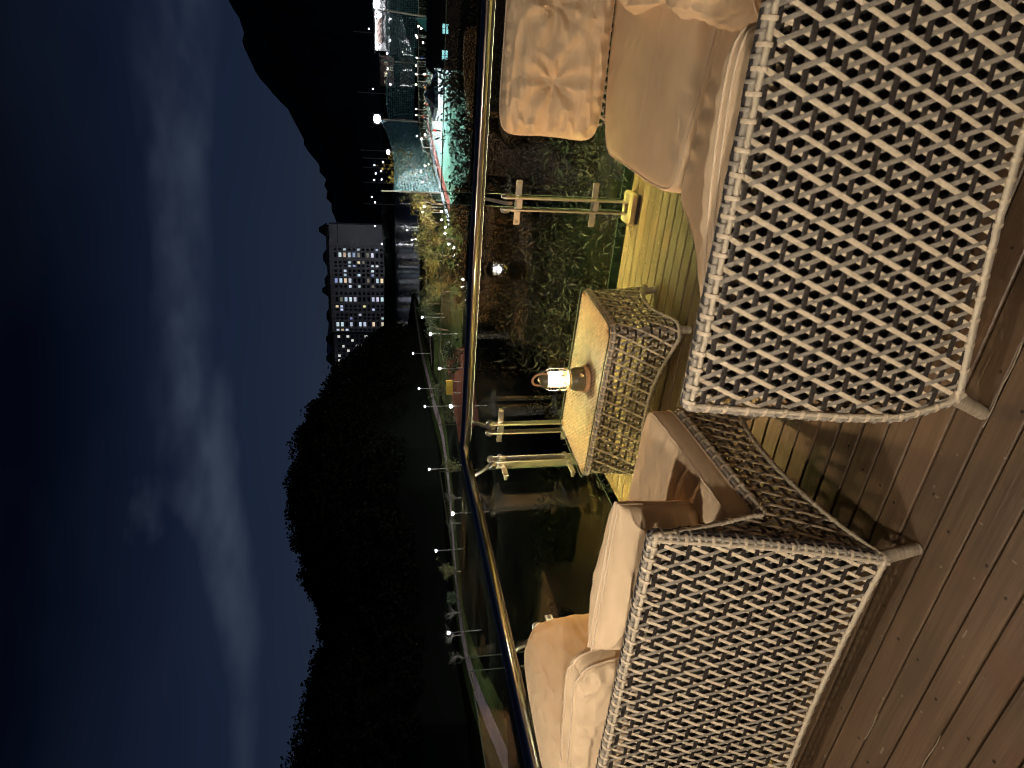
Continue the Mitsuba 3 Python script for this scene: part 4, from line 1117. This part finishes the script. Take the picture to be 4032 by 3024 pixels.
for j, p in enumerate(UPLIGHTS):
    k = thing("ground_light", "small white ground light shining up into the lakeside trees", "ground light", "ground lights under the lakeside trees")
    MB().lathe((p[0], p[1], G), [(0.16, -0.1), (0.16, 0.25), (0.1, 0.3)], 10).put("housing", "pole_dark", k)
    scene[key_for("globe", k)] = mikit.ply(sphere((p[0], p[1], p[2]), 0.17, 1), "bulb", smooth=True, emitter=lamp(30, (1, 0.93, 0.75), 0.02))
    if j % 2 == 0:
        scene[f"light_of_{k}"] = {"type": "point", "position": [p[0], p[1], p[2] + 0.35], "intensity": {"type": "rgb", "value": [190.0, 165.0, 105.0]}, "sampling_weight": 0.35}
for j, p in enumerate(PATH_LAMPS):
    park_lamp(p, 4.0, 0.20, "white globe lamp on a tall post beside the park path", "lamps along the park path", light=150.0 if j in (0, 1, 2, 3, 7, 8, 9, 10) else 0.0, L=40, col=(0.95, 0.98, 1.0))
for j, p in enumerate(COURT_LAMPS):
    park_lamp(p, p[2] - G, 0.17, "small warm lamp behind the floodlit court", "small lamps behind the court", L=16, col=(1, 0.86, 0.66), name="court_lamp")
for j, p in enumerate(SHORE_LAMPS):
    park_lamp(p, max(p[2] - G, 2) - 1.0, 0.42, "distant street lamp on the far shore", "street lamps on the far shore", L=14, col=(0.9, 0.93, 1.0), name="street_lamp", pole="pole_dark", light=330.0 if j in (1, 10) else 0.0)

# ------------------------------------------------------------------ the sports court
flat("court", [(9, 160), (-17.06, 154.4), (-23.6, 104.0), (-15.5, 83.9), (8, 90.9)], G + 0.04, "court_green", "floodlit green sports court")
_, rs = strip([(-16.9, 155.0), (-19.1, 141.8), (-21.0, 128.9), (-24.0, 104.5)], 1.0)
flat("court_border", list(rs.exterior.coords), G + 0.08, "court_red", "red border strip along the court edge")
_, rs = strip([(-18.6, 154.0), (-21.0, 141.8), (-23.2, 128.9), (-26.4, 104.5)], 0.8)
flat("court_walk", list(rs.exterior.coords), G + 0.08, "court_blue", "pale walk outside the red court border")
m = MB()
for a, b in (((-3.0, 156.6), (-6.0, 93.0)), ((-16.0, 141.0), (3.0, 144.0))):
    a, b = np.array(a), np.array(b); d = (b - a) / np.linalg.norm(b - a); s = np.array([-d[1], d[0]]) * 0.06
    v = [np.append(q, G + 0.07) for q in (a - s, b - s, b + s, a + s)]
    m.add(v, [[0, 1, 2], [0, 2, 3]])
m.put("court_marking", "white_paint", label="white lines painted on the court", kind="structure")


def pole(name, base, z1, r, bsdf, label, group=None):
    return put(name, tube([(base[0], base[1], G - 0.2), (base[0], base[1], z1)], r, 8), bsdf, label=label, category="pole", group=group)


k = thing("floodlight_mast", "tall mast with the brightest round floodlight, between the dark net and the cyan net", "floodlight")
put("mast", tube([(-21.0, 188.5, G - 0.2), (-20.69, 186.86, 0.0)], 0.22, 8), "pole_grey", k)
FL = []


def flood(k, p, aim, s, power, cut):
    p = np.array(p, float); d = np.array(aim, float) - p; d /= np.linalg.norm(d)
    x = np.cross(d, [0, 0, 1.0]); x /= np.linalg.norm(x); y = np.cross(x, d)
    R = np.column_stack([x, y, -d])
    MB().box(p, (s[0], s[1], 0.3), R).put("housing", "pole_dark", k)
    aa = np.arange(12) * math.pi / 6
    h = np.column_stack([np.cos(aa), np.sin(aa)]) * np.array(s) * 0.44
    v = p + h[:, :1] * x + h[:, 1:] * y + d * 0.16
    f = np.array([[0, i, i + 1] for i in range(1, 11)])
    if np.cross(v[1] - v[0], v[2] - v[0]) @ d < 0:
        f = f[:, ::-1]
    scene[key_for("lamp_face", k)] = mikit.ply((v, f), "bulb", emitter=lamp(60, (0.85, 0.95, 1.0), 0.02))
    scene[f"light_of_{k}_{len(FL)}"] = {"type": "spot", "to_world": T().look_at(origin=(p + d * 0.3).tolist(), target=(p + d * 5).tolist(), up=[0, 0, 1]), "intensity": {"type": "rgb", "value": [0.85 * power, 0.95 * power, power]},
                                        "cutoff_angle": cut, "beam_width": cut * 0.8, "sampling_weight": 0.8}
    FL.append(k)


flood(k, (-20.69, 186.6, 0.6), (-12, 148, -10), (2.6, 2.2), 140000, 14.5)
k = thing("floodlight_mast", "tall pale mast with a floodlight cluster near the photo's top edge", "floodlight")
put("mast", tube([(2.84, 152.39, G - 0.2), (3.4, 151.97, 0.0)], 0.2, 8), "pole_grey", k)
flood(k, (4.4, 151.7, 0.6), (-8, 125, -10), (2.4, 1.6), 42000, 19.0)
flood(k, (2.4, 151.7, 0.1), (-14, 132, -10), (1.4, 1.2), 24000, 19.0)
k = thing("floodlight_mast", "slim mast with a small floodlight next below the brightest one", "floodlight")
put("mast", tube([(-28.0, 181.5, G - 0.2), (-27.6, 179, -2.2)], 0.14, 8), "pole_grey", k)
flood(k, (-27.4, 177.7, -2.0), (-22.5, 140, -9), (1.3, 1.0), 100000, 9.0)
pole("net_pole", (-5.84, 155.79), -0.24, 0.17, "pole_dark", "dark net pole rising behind the end of the dark building")
pole("net_pole", (-24.7, 118.45), 0.52, 0.13, "pole_grey", "pale net pole at the lower end of the cyan net")
FARPOLES = [[-2.16, 399.99, 10.85], [-31.16, 398.78, 9.79], [-60.54, 395.39, 8.84], [-64.61, 394.75, 7.98], [-69.52, 393.91, 7.41], [-77.47, 392.43, 7.89], [-89.0, 389.97, 7.32]]
for p in FARPOLES:
    put("utility_pole", tube([(p[0], p[1], G), (p[0], p[1], p[2])], 0.22, 6), "pole_grey", label="thin grey utility pole on the far shore", category="pole", group="utility poles on the far shore")


def net(name, label, P0, P1, z0, top, bsdf, cell=0.55, r=0.018):
    """A hanging sports net of crossing cords between two upright ends; top(q) is its height along the way."""
    P0, P1 = np.array(P0, float), np.array(P1, float)
    L = np.linalg.norm(P1 - P0); d = (P1 - P0) / L
    m = MB(); n = int(L / cell)
    nrm = np.array([-d[1], d[0]])
    for i in range(n + 1):
        q = i / n; x, y = P0 + d * L * q
        zt = top(q)
        zz = np.linspace(z0, zt, 4)
        bl = 0.4 * np.sin((zz - z0) / max(zt - z0, 0.1) * math.pi) * math.sin(q * 9)
        v = []
        for s in (-1, 1):
            v += [(x + d[0] * s * r + nrm[0] * b, y + d[1] * s * r + nrm[1] * b, z) for z, b in zip(zz, bl)]
        i4 = np.arange(3)
        m.add(np.array(v), np.stack([i4, i4 + 1, i4 + 5, i4 + 4], 1))
    zmax = max(top(q) for q in np.linspace(0, 1, 30))
    for z in np.arange(z0, zmax, cell):
        qs = [q for q in np.linspace(0, 1, 40) if top(q) >= z]
        for a, b in zip(qs[:-1], qs[1:]):
            if b - a > 0.04:
                continue
            A, B = P0 + d * L * a, P0 + d * L * b
            m.add([(A[0], A[1], z - r), (B[0], B[1], z - r), (B[0], B[1], z + r), (A[0], A[1], z + r)], [[0, 1, 2, 3]])
    k = thing(name, label, "net")
    kk = m.put("mesh", bsdf, k); labels[kk] = {"kind": "stuff"}
    pts = [np.append(P0 + d * L * q, top(q)) for q in np.linspace(0, 1, 24)]
    put("top_rope", tube(pts, 0.05, 5), "net_cyan", k)
    return k


net("ball_net", "tall dark blue ball net behind the court near the photo's top edge", (8, 164), (-20.9, 186.0), -8.5, lambda q: -2.9 + 1.2 * abs(math.sin(q * math.pi * 2)) ** 0.5, "net_blue", 0.5, 0.05)
net("ball_net", "sagging bright cyan ball net between the brightest floodlight and the lakeside trees", (-20.9, 186.0), (-24.7, 118.5), -9.5, lambda q: -0.3 - 7.0 * q * (1 - q) - 1.8 * q * q + 0.5 * q, "net_cyan", 0.5, 0.13)
k = thing("court_fence", "low green fence with two rails round the far side of the court", "fence")
FP = [(6.97, 158.84), (-16.97, 153.64), (-21.48, 141.67), (-25.6, 116.23)]
fp = resample(FP, 2.45)
for q in fp:
    put("fence_post", tube([(q[0], q[1], G), (q[0], q[1], G + 1.9)], 0.05, 5), "fence_green", k)
for z in (0.25, 1.9):
    put("fence_rail", tube([(*q, G + z) for q in fp], 0.05, 5), "white_paint" if z > 1 else "fence_green", k)
m = MB()
for a in np.arange(0, len(fp) - 1, 0.12):
    i = int(a); q = fp[i] + (fp[i + 1] - fp[i]) * (a - i)
    m.box((q[0], q[1], G + 1.07), (0.022, 0.022, 1.6))
kk = m.put("fence_bars", "fence_green", k); labels[kk] = {"kind": "stuff"}


def goal(label, a, b, depth):
    k = thing("football_goal", label, "goal")
    a, b = np.array(a, float), np.array(b, float); d = np.array(depth, float)
    h = 2.3
    for p in (a, b):
        put("upright", tube([(*p, G), (*p, G + h)], 0.07, 6), "white_paint", k)
        put("side_bar", tube([(*p, G + h), (*(p + d * 0.4), G + h), (*(p + d), G + 0.05), (*p, G + 0.05)], 0.05, 6), "white_paint", k)
    put("crossbar", tube([(*a, G + h), (*b, G + h)], 0.07, 6), "white_paint", k)
    put("back_bar", tube([(*(a + d), G + 0.05), (*(b + d), G + 0.05)], 0.05, 6), "white_paint", k)


goal("white goal at the court edge near the big golden tree", (-18.6, 140.6), (-19.5, 134.2), (-1.6, 0.1))
goal("white goal near the end of the dark building", (-5.4, 154.6), (-9.2, 153.6), (0.1, 1.5))


def person(p, shirt, label, pose):
    k = thing("person", label, "person")
    x, y, z = p
    s = 1.0; a = pose * 1.3
    R = rotz(math.degrees(a))
    J = {"hip": (0, 0, 0.92), "chest": (0.02, 0, 1.32), "neck": (0.03, 0, 1.5), "head": (0.05, 0, 1.63), "lk": (0.12, 0.1, 0.5), "lf": (-0.05, 0.12, 0.06), "rk": (-0.05 - 0.1 * pose, -0.1, 0.5), "rf": (-0.3 * pose - 0.05, -0.12, 0.06),
         "ls": (0.02, 0.2, 1.42), "le": (0.12, 0.3, 1.18), "lh": (0.3, 0.3, 1.05), "rs": (0.02, -0.2, 1.42), "re": (-0.1, -0.3, 1.17), "rh": (0.05, -0.36, 0.95)}
    J = {q: R @ np.array(w) + np.array([x, y, z]) for q, w in J.items()}

    def body(bones):
        out = manifold3d.Manifold()
        for a_, ra, b_, rb in bones:
            out += manifold3d.Manifold.batch_hull([manifold3d.Manifold.sphere(r_, 10).translate(J[q].tolist()) for q, r_ in ((a_, ra), (b_, rb))])
        q = out.to_mesh()
        return np.array(q.vert_properties[:, :3]), np.array(q.tri_verts)
    put("body", body([("neck", 0.06, "head", 0.105), ("hip", 0.13, "neck", 0.09), ("hip", 0.11, "lk", 0.065), ("lk", 0.062, "lf", 0.045), ("hip", 0.11, "rk", 0.065), ("rk", 0.062, "rf", 0.045), ("ls", 0.06, "le", 0.045), ("le", 0.043, "lh", 0.04), ("rs", 0.06, "re", 0.045), ("re", 0.043, "rh", 0.04), ("ls", 0.06, "rs", 0.06)]), "skin", k, smooth=60)
    put("shirt", body([("hip", 0.165, "chest", 0.19), ("ls", 0.095, "rs", 0.095), ("ls", 0.09, "le", 0.065), ("rs", 0.09, "re", 0.065), ("chest", 0.17, "neck", 0.09)]), "cloth_" + shirt, k, smooth=60)
    put("shorts", body([("hip", 0.17, "lk", 0.09), ("hip", 0.17, "rk", 0.09)]), "cloth_shorts", k, smooth=60)
    put("hair", body([("head", 0.112, "head", 0.115)]), "cloth_shorts", k, smooth=60) if False else None


PEOPLE = [[-7.47, 144.01, -10.0, "orange"], [-9.68, 144.7, -10.0, "orange"], [-12.38, 140.88, -10.0, "red"], [-15.6, 149.89, -10.0, "red"], [-14.7, 120.94, -10.0, "red"], [-0.7, 157.01, -10.0, "dark"], [-4.74, 156.05, -10.0, "blue"], [-8.91, 143.01, -10.0, "dark"], [-16.18, 149.74, -10.0, "dark"]]
plabels = ["person in an orange shirt before the far goal", "person in orange just above the tent's tip", "person in a red shirt behind the tent", "person in red standing at the court corner by the brightest mast",
           "person in a red shirt alone on the open green court", "person in dark clothes by the teal tarp", "person in a blue shirt beside the dark net pole", "person in dark clothes between the two orange shirts", "person in dark clothes next to the red figure at the court corner"]
for j, (x, y, z, c_) in enumerate(PEOPLE):
    person((x, y, z + 0.05), c_, plabels[j], (-1) ** j * (0.4 + 0.15 * (j % 4)))

k = thing("canopy_tent", "dark pointed canopy tent on the green court", "tent")
TX, TY, hw, ez, az = -8.6, 113.0, 2.9, G + 2.35, -6.14
Rq = rotz(24)
cor = [np.array([TX, TY, 0]) + Rq @ np.array([sx * hw, sy * hw, 0]) for sx, sy in ((-1, -1), (1, -1), (1, 1), (-1, 1))]
apex = np.array([TX, TY, az])
for q in range(4):
    a, b = cor[q] + [0, 0, ez], cor[(q + 1) % 4] + [0, 0, ez]
    V, F, nn = [], [], 9
    for i in range(nn):
        t = i / (nn - 1)
        sagv = -0.55 * math.sin(t * math.pi) ** 0.8 * (1 - 0.25 * t)
        l, r_ = a + (apex - a) * t, b + (apex - b) * t
        for u in np.linspace(0, 1, 5):
            V.append(l + (r_ - l) * u + np.array([0, 0, sagv * 0.8 - 0.15 * math.sin(u * math.pi) * (1 - t)]))
    i = np.arange(4)
    for c in range(nn - 1):
        F.append(np.stack([c * 5 + i, c * 5 + i + 1, (c + 1) * 5 + i + 1, (c + 1) * 5 + i], 1))
    put("canopy", (np.array(V), np.vstack(F)), "tent_navy", k, smooth=True)
    put("valance", (np.array([a, b, b - [0, 0, 0.5], a - [0, 0, 0.5]]), np.array([[0, 1, 2], [0, 2, 3]])), "tent_navy", k)
    put("pole", tube([cor[q] + [0, 0, G], cor[q] + [0, 0, ez]], 0.05, 6), "pole_grey", k)
    put("piping", tube([a, apex], 0.035, 5), "white_paint", k)

# the dark building in front of the court
k = thing("dark_building", "dark building with two lit cyan windows near the photo's top edge", "building")
for x0, x1 in ((-3.3, -2.5), (-1.5, 0.05), (1.03, 5.0)):
    MB().box(((x0 + x1) / 2, 82.0, -7.55), (x1 - x0, 4.0, 5.5)).put("wall", "dark_wall", k)
for x0, x1 in ((-2.5, -1.5), (0.05, 1.03)):
    MB().box(((x0 + x1) / 2, 82.0, -8.4), (x1 - x0, 4.0, 3.9)).put("wall", "dark_wall", k)
    MB().box(((x0 + x1) / 2, 82.0, -5.3), (x1 - x0, 4.0, 0.98)).put("wall", "dark_wall", k)
    wk = key_for("window", k)
    for sx in (0.25, 0.75):
        for sz in (-6.28, -5.96):
            cx = x0 + (x1 - x0) * sx
            scene[key_for("pane", wk)] = mikit.ply(MB().box((cx, 80.12, sz), (abs(x1 - x0) * 0.46, 0.03, 0.28)).mesh(), "bulb", emitter=lamp(0.85, (0.32, 0.82, 0.86), 0.02))
    MB().box(((x0 + x1) / 2, 80.1, -6.12), (0.05, 0.08, 0.7)).box(((x0 + x1) / 2, 80.1, -6.12), (abs(x1 - x0), 0.08, 0.05)).put("frame", "dark_wall", wk)
    MB().box(((x0 + x1) / 2, 79.95, -6.47), (abs(x1 - x0) + 0.1, 0.2, 0.06)).put("sill", "dark_wall", wk)
v = np.array([[-3.9, 79.7, -4.8], [5.4, 79.7, -4.72], [5.4, 82.0, -4.18], [-3.4, 82.0, -4.25], [-3.4, 84.4, -4.8], [5.4, 84.4, -4.8]])
put("roof", (np.vstack([v, v - [0, 0, 0.18]]), np.array([[0, 1, 2], [0, 2, 3], [3, 2, 5], [3, 5, 4], [6, 8, 7], [6, 9, 8], [0, 6, 7], [0, 7, 1], [0, 3, 9], [0, 9, 6], [3, 4, 10], [3, 10, 9]])), "roof_dark", k)
k = thing("shade_sail", "teal triangular sheet stretched above the dark building", "sail")
v = np.array([[1.56, 95, -3.67], [1.9, 95.4, -5.9], [-0.6, 95, -5.9], [0.7, 95.1, -5.0]])
put("sheet", (v, np.array([[0, 3, 1], [1, 3, 2], [2, 3, 0]])), "tarp_teal", k, smooth=True)
for q in (0, 2):
    put("stay", tube([(v[q][0], v[q][1], G), v[q]], 0.05, 6), "pole_grey", k)

# buildings across the water on the right
k = thing("pavilion", "pale lit pavilion with a row of lamps under its roof at the top edge", "building")
MB().box((2.4, 336, -3.2), (22.0, 10.0, 6.4)).put("wall", "pale_wall", k)
MB().box((2.4, 335.2, 0.15), (24.0, 13.0, 0.5)).put("roof", "white_paint", k)
MB().box((1.0, 330.7, -2.0), (13.0, 0.5, 2.4)).put("shutter", "brown_wall", k)
MB().box((4.0, 330.6, -4.6), (24.0, 0.6, 0.5)).put("ledge", "white_paint", k)
MB().box((3.5, 336, -8.2), (26.0, 9.0, 3.6)).put("base", "dark_wall", k)
for x in (-7.2, -5.2, -3.0, 0.0, 2.4, 4.6, 7.2, 9.8, 12.2):
    scene[key_for("eave_lamp", k)] = mikit.ply(sphere((x, 329.3, -0.5), 0.42, 1), "bulb", smooth=True, emitter=lamp(55, (0.9, 0.95, 1.0), 0.02))
scene["light_of_pavilion"] = {"type": "point", "position": [1.0, 325.0, -0.5], "intensity": {"type": "rgb", "value": [60, 66, 72]}, "sampling_weight": 0.3}
k = thing("brown_house", "low brown house with a dark roof next to the pale pavilion", "building")
MB().box((-16.5, 336, -5.2), (12.4, 8.0, 6.0)).put("wall", "brown_wall", k)
MB().box((-16.5, 335.5, -1.8), (14.5, 10.5, 0.6)).put("roof", "roof_dark", k)
for x in (-21.0, -18.0, -13.0):
    MB().box((x, 331.9, -4.6), (1.8, 0.2, 1.8)).put("window", "pane_dark", k)
MB().box((-15.5, 331.9, -6.2), (1.6, 0.2, 3.0)).put("door", "pane_dark", k)

# ------------------------------------------------------------------ the flats across the lake
for k_, c_, L in (("cool", (0.70, 0.84, 1.0), 0.62), ("blue", (0.40, 0.52, 1.0), 0.45), ("warm", (1.0, 0.86, 0.52), 0.62), ("dim", (0.75, 0.66, 0.5), 0.12)):
    scene.setdefault("_", None); scene.pop("_")
LIT = {"cool": ((0.70, 0.84, 1.0), 0.70), "blue": ((0.40, 0.52, 1.0), 0.5), "warm": ((1.0, 0.86, 0.52), 0.68), "dim": ((0.75, 0.66, 0.5), 0.14)}
fl_ = thing("block_of_flats", "tall block of flats with many lit windows across the lake", "building")
A, B = np.array([-134.79, 465.89]), np.array([-195.99, 454.55])
ux = (B - A) / np.linalg.norm(B - A); WD = np.linalg.norm(B - A)
nf = np.array([-ux[1], ux[0]])
if nf @ (-A) < 0:
    nf = -nf
ZB, ZT = -9.0, 33.2
Ry = np.column_stack([np.append(ux, 0), np.append(nf, 0), [0, 0, 1]])
P3 = lambda a, b, z: np.array([*(A + ux * a + nf * b), z])
MB().box(P3(WD / 2, -7.0, (ZB + ZT) / 2), (WD, 13.0, ZT - ZB), Ry).put("wall", "flat_wall", fl_)
cols = [(980, 11), (1001, 23), (1030, 12), (1043, 10), (1063, 12), (1079, 12), (1101, 23), (1124, 14), (1152, 14), (1175, 23), (1204, 12), (1216, 12), (1238, 12), (1252, 12), (1276, 23), (1299, 10)]
ZR = [29.1 - 3.17 * i for i in range(12)]
r = np.random.default_rng(12)
sc_ = WD / (1305 - 960)
for cy, wp in cols:
    a = (cy - 960) * sc_; ww = wp * sc_ * 0.74
    for z in ZR:
        wk = key_for("window", fl_)
        lit = None
        if r.random() < (0.72 if wp > 20 else 0.2):
            lit = r.choice(["cool", "blue", "warm", "dim"], p=[0.56, 0.2, 0.12, 0.12])
        geo = MB().box(P3(a, -0.42, z), (ww, 0.05, 1.8), Ry).mesh()
        if lit:
            c_, L = LIT[lit]
            scene[wk] = mikit.ply(geo, "bulb", emitter=lamp(L * r.uniform(0.55, 1.15), np.array(c_) * r.uniform(0.85, 1.1, 3), 0.004))
        else:
            scene[wk] = mikit.ply(geo, "pane_dark")
for i, z in enumerate([ZR[0] + 1.6] + [q - 1.585 for q in ZR]):
    MB().box(P3(WD / 2, -0.28, z), (WD, 0.5, 0.72), Ry).put("floor_band", "flat_band", fl_)
edges = [0.0] + [((c0_ + w0 / 2 + c1_ - w1 / 2) / 2 - 960) * sc_ for (c0_, w0), (c1_, w1) in zip(cols[:-1], cols[1:])] + [WD]
for e in edges:
    MB().box(P3(e, -0.24, (ZB + ZT) / 2), (0.85, 0.6, ZT - ZB), Ry).put("pilaster", "flat_band", fl_)
MB().box(P3(-6.8, -9.0, (ZB + ZT) / 2), (13.4, 13.0, ZT - ZB - 0.4), Ry).put("end_wall", "flat_end_wall", fl_)
for q in (-1.0, -4.6, -9.4):
    MB().box(P3(q, -2.42, 8.0), (0.7, 0.3, 30.0), Ry).put("wall_rib", "flat_band", fl_)
for z in (24.0, 13.0, 3.0):
    MB().box(P3(-7.0, -2.40, z), (4.6, 0.22, 0.7), Ry).put("wall_rib", "flat_band", fl_)
MB().box(P3(-6.5, -2.36, 27.2), (13.0, 0.2, 0.35), Ry).put("wall_rib", "pane_dark", fl_)
MB().box(P3(WD / 2 - 6, -7.0, ZT + 0.9), (WD + 12, 12.0, 1.9), Ry).put("parapet", "roof_dark", fl_)
for a, w_, h_ in ((-9.0, 9.0, 5.0), (10.0, 13.0, 3.0), (27.0, 11.0, 2.6), (33.5, 8.0, 4.6), (52.0, 12.0, 2.4)):
    h2 = np.array([[sx * w_ / 2, sy * 5.0, 0] for sx in (-1, 1) for sy in (-1, 1)] + [[sx * w_ / 6, sy * 1.5, h_] for sx in (-1, 1) for sy in (-1, 1)])
    q = manifold3d.Manifold.hull_points(h2).to_mesh()
    MB().add(q.vert_properties[:, :3] @ Ry.T + P3(a, -7.0, ZT + 1.6), q.tri_verts).put("roof_cap", "roof_dark", fl_)
f2 = thing("block_of_flats", "second block of flats half hidden behind the wooded hill", "building")
A2 = np.array([-203.5, 466.0])
P4 = lambda a, b, z: np.array([*(A2 + ux * a + nf * b), z])
MB().box(P4(13.0, -7.0, 12.0), (26.0, 13.0, 42.0), Ry).put("wall", "flat_end_wall", f2)
MB().box(P4(13.0, -7.0, 33.8), (27.0, 13.6, 1.6), Ry).put("parapet", "roof_dark", f2)
for a, h_ in ((5.0, 4.5), (20.0, 5.0)):
    h2 = np.array([[sx * 5.0, sy * 5.0, 0] for sx in (-1, 1) for sy in (-1, 1)] + [[sx * 1.5, sy * 1.5, h_] for sx in (-1, 1) for sy in (-1, 1)])
    q = manifold3d.Manifold.hull_points(h2).to_mesh()
    MB().add(q.vert_properties[:, :3] @ Ry.T + P4(a, -7.0, 34.6), q.tri_verts).put("roof_cap", "roof_dark", f2)
for a, n_ in ((1.6, 7), (4.6, 7), (9.0, 6), (12.6, 6), (16.4, 5), (20.0, 4), (23.5, 4)):
    for i in range(n_):
        wk = key_for("window", f2)
        geo = MB().box(P4(a, -0.47, 29.5 - 3.3 * i), (1.8, 0.08, 1.9), Ry).mesh()
        if r.random() < (0.5 if a > 15 else 0.16):
            scene[wk] = mikit.ply(geo, "bulb", emitter=lamp(0.7, (0.9, 0.88, 0.8), 0.004))
        else:
            scene[wk] = mikit.ply(geo, "pane_dark")
for z in (25.5, 16.0):
    MB().box(P4(12.0, -0.42, z), (24.0, 0.12, 0.3), Ry).put("wall_rib", "pane_dark", f2)

k = thing("site_marker", "small yellow box sign on two legs on the red field", "sign")
MB().box((-44.3, 82.6, G + 1.75), (2.1, 0.35, 0.95), rotz(30), chamfer=0.06).put("panel", "yellow_paint", k)
for s in (-1, 1):
    c = np.array([-44.3, 82.6, 0]) + rotz(30) @ np.array([s * 0.8, 0, 0])
    put("leg", tube([(c[0], c[1], G), (c[0], c[1], G + 1.3)], 0.05, 6), "pole_grey", k)

# ------------------------------------------------------------------ shrubs on the slope just outside the glass
def shrub(label, c, rad3, n, size, bsdf, seed, group=None):
    r = np.random.default_rng(seed)
    k = thing("shrub", label, "shrub", group)
    c, rad3 = np.array(c, float), np.array(rad3, float)
    m = MB(); tips = []
    for j in range(34):
        d = r.normal(size=3); d[2] = abs(d[2]) * 0.9 + 0.15; d /= np.linalg.norm(d)
        e = c + d * rad3 * r.uniform(0.7, 1.05)
        s = c - np.array([0, 0, rad3[2]]) + r.normal(0, 0.08, 3) * rad3 * np.array([1, 1, 0])
        path = bez(s, (s + e) / 2 + np.array([0, 0, 0.25 * rad3[2]]), e, 6)
        m.tube(path, np.linspace(0.012, 0.003, 6), 4)
        tips += list(path[2:])
    m.put("stems", "leaf_core", k)
    tips = np.array(tips)
    P = tips[r.integers(0, len(tips), n)] + r.normal(0, 0.13, (n, 3)) * rad3
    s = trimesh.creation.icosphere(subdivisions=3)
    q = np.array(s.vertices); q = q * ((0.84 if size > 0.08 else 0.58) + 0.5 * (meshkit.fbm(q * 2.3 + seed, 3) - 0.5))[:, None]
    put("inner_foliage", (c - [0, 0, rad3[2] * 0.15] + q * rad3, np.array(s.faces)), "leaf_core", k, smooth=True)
    put("foliage", leaves(P, size, seed + 3, 0.55), bsdf, k)


S = [((0.25, 5.3, -0.55), (0.9, 0.75, 0.75), "leafy dark green shrub outside the glass by the tufted cushion", "leaf_shrub"),
     ((-0.75, 5.2, -0.35), (0.85, 0.7, 0.8), "leafy green shrub outside the glass behind the middle post", "leaf_shrub"),
     ((-1.5, 5.5, -0.3), (0.8, 0.7, 0.85), "bushy green shrub outside the glass between the middle post and the table", "leaf_shrub"),
     ((-2.35, 5.6, -0.45), (0.7, 0.7, 0.85), "grey green shrub with slender leaves outside the glass behind the lantern", "leaf_shrub_pale"),
     ((-3.3, 5.2, -0.8), (0.6, 0.6, 0.7), "pale slender leaved shrub outside the railing corner", "leaf_shrub_pale"),
     ((-3.75, 3.6, -0.75), (0.5, 0.7, 0.6), "low grey leaved shrub outside the glass near the photo's bottom half", "leaf_shrub_pale"),
     ((-1.0, 6.6, -0.55), (1.2, 0.9, 0.9), "darker shrub of the second row behind the middle post", "leaf_shrub")]
for j, (c, r3, lb, mt) in enumerate(S):
    shrub(lb, c, r3, 4200, 0.034 if mt == "leaf_shrub" else 0.05, mt, 400 + j)
HB = [(3.0, 22, 1.6), (1.0, 24, 1.9), (-1.2, 23, 2.0), (-3.4, 25, 1.9), (-5.6, 24, 2.1), (-8.0, 26, 2.0), (-10.2, 25, 1.8), (-12.5, 27, 1.5)]
for j, (x, y, rr) in enumerate(HB):
    z = float(ground_z(math.hypot(x + 1, y - 1)))
    top = 1.7 - math.hypot(x, y) * (0.108 + 0.010 * math.sin(j * 2.3) + (0.035 if j > 5 else 0))
    shrub("tall dark hedge shrub on the slope in front of the court", (x, y, (top + z) / 2), (rr, rr, (top - z) / 2), 9000, 0.10, "leaf_hedge", 500 + j, "tall hedge shrubs before the court")
for j, (x, y) in enumerate([(-14.5, 24), (-17, 26), (-20, 23), (-22, 18), (-23, 13), (-20, 30), (-26, 22)]):
    z = float(ground_z(math.hypot(x + 1, y - 1)))
    shrub("low dark bush on the slope below the left railing", (x, y, z + 0.9), (1.7, 1.7, 1.0), 3500, 0.085, "leaf_hedge", 600 + j, "low bushes on the slope")

# ------------------------------------------------------------------ ordinal labels: alike things are told apart by their order down the photograph
WORDS = ["topmost", "second from the top", "third from the top", "fourth from the top", "fifth from the top", "sixth from the top", "seventh from the top", "eighth from the top", "ninth from the top",
         "tenth from the top", "eleventh from the top", "twelfth from the top"]
LOW = ["lowest", "second lowest", "third lowest", "fourth lowest", "fifth lowest", "sixth lowest", "seventh lowest", "eighth lowest", "ninth lowest", "tenth lowest", "eleventh lowest", "twelfth lowest"]
groups_ = {}
for key, info in labels.items():
    if info.get("group"):
        groups_.setdefault((info["group"], info["label"]), []).append(key)
for (g_, lb), keys in groups_.items():
    if len(keys) < 2:
        continue
    pos = []
    for key in keys:
        kk = key if key in scene else next(q for q in scene if q.startswith(key + "__"))
        c = meshkit.WRITTEN[scene[kk]["filename"]][0].mean(0) - EYE
        pos.append(float((RIGHT @ c) / (FWD @ c)))
    order = [keys[i] for i in np.argsort(pos)[::-1]]
    half = (len(order) + 1) // 2
    for i, key in enumerate(order):
        word = WORDS[i] if i < half else LOW[len(order) - 1 - i]
        labels[key]["label"] = f"{lb}, {word}"
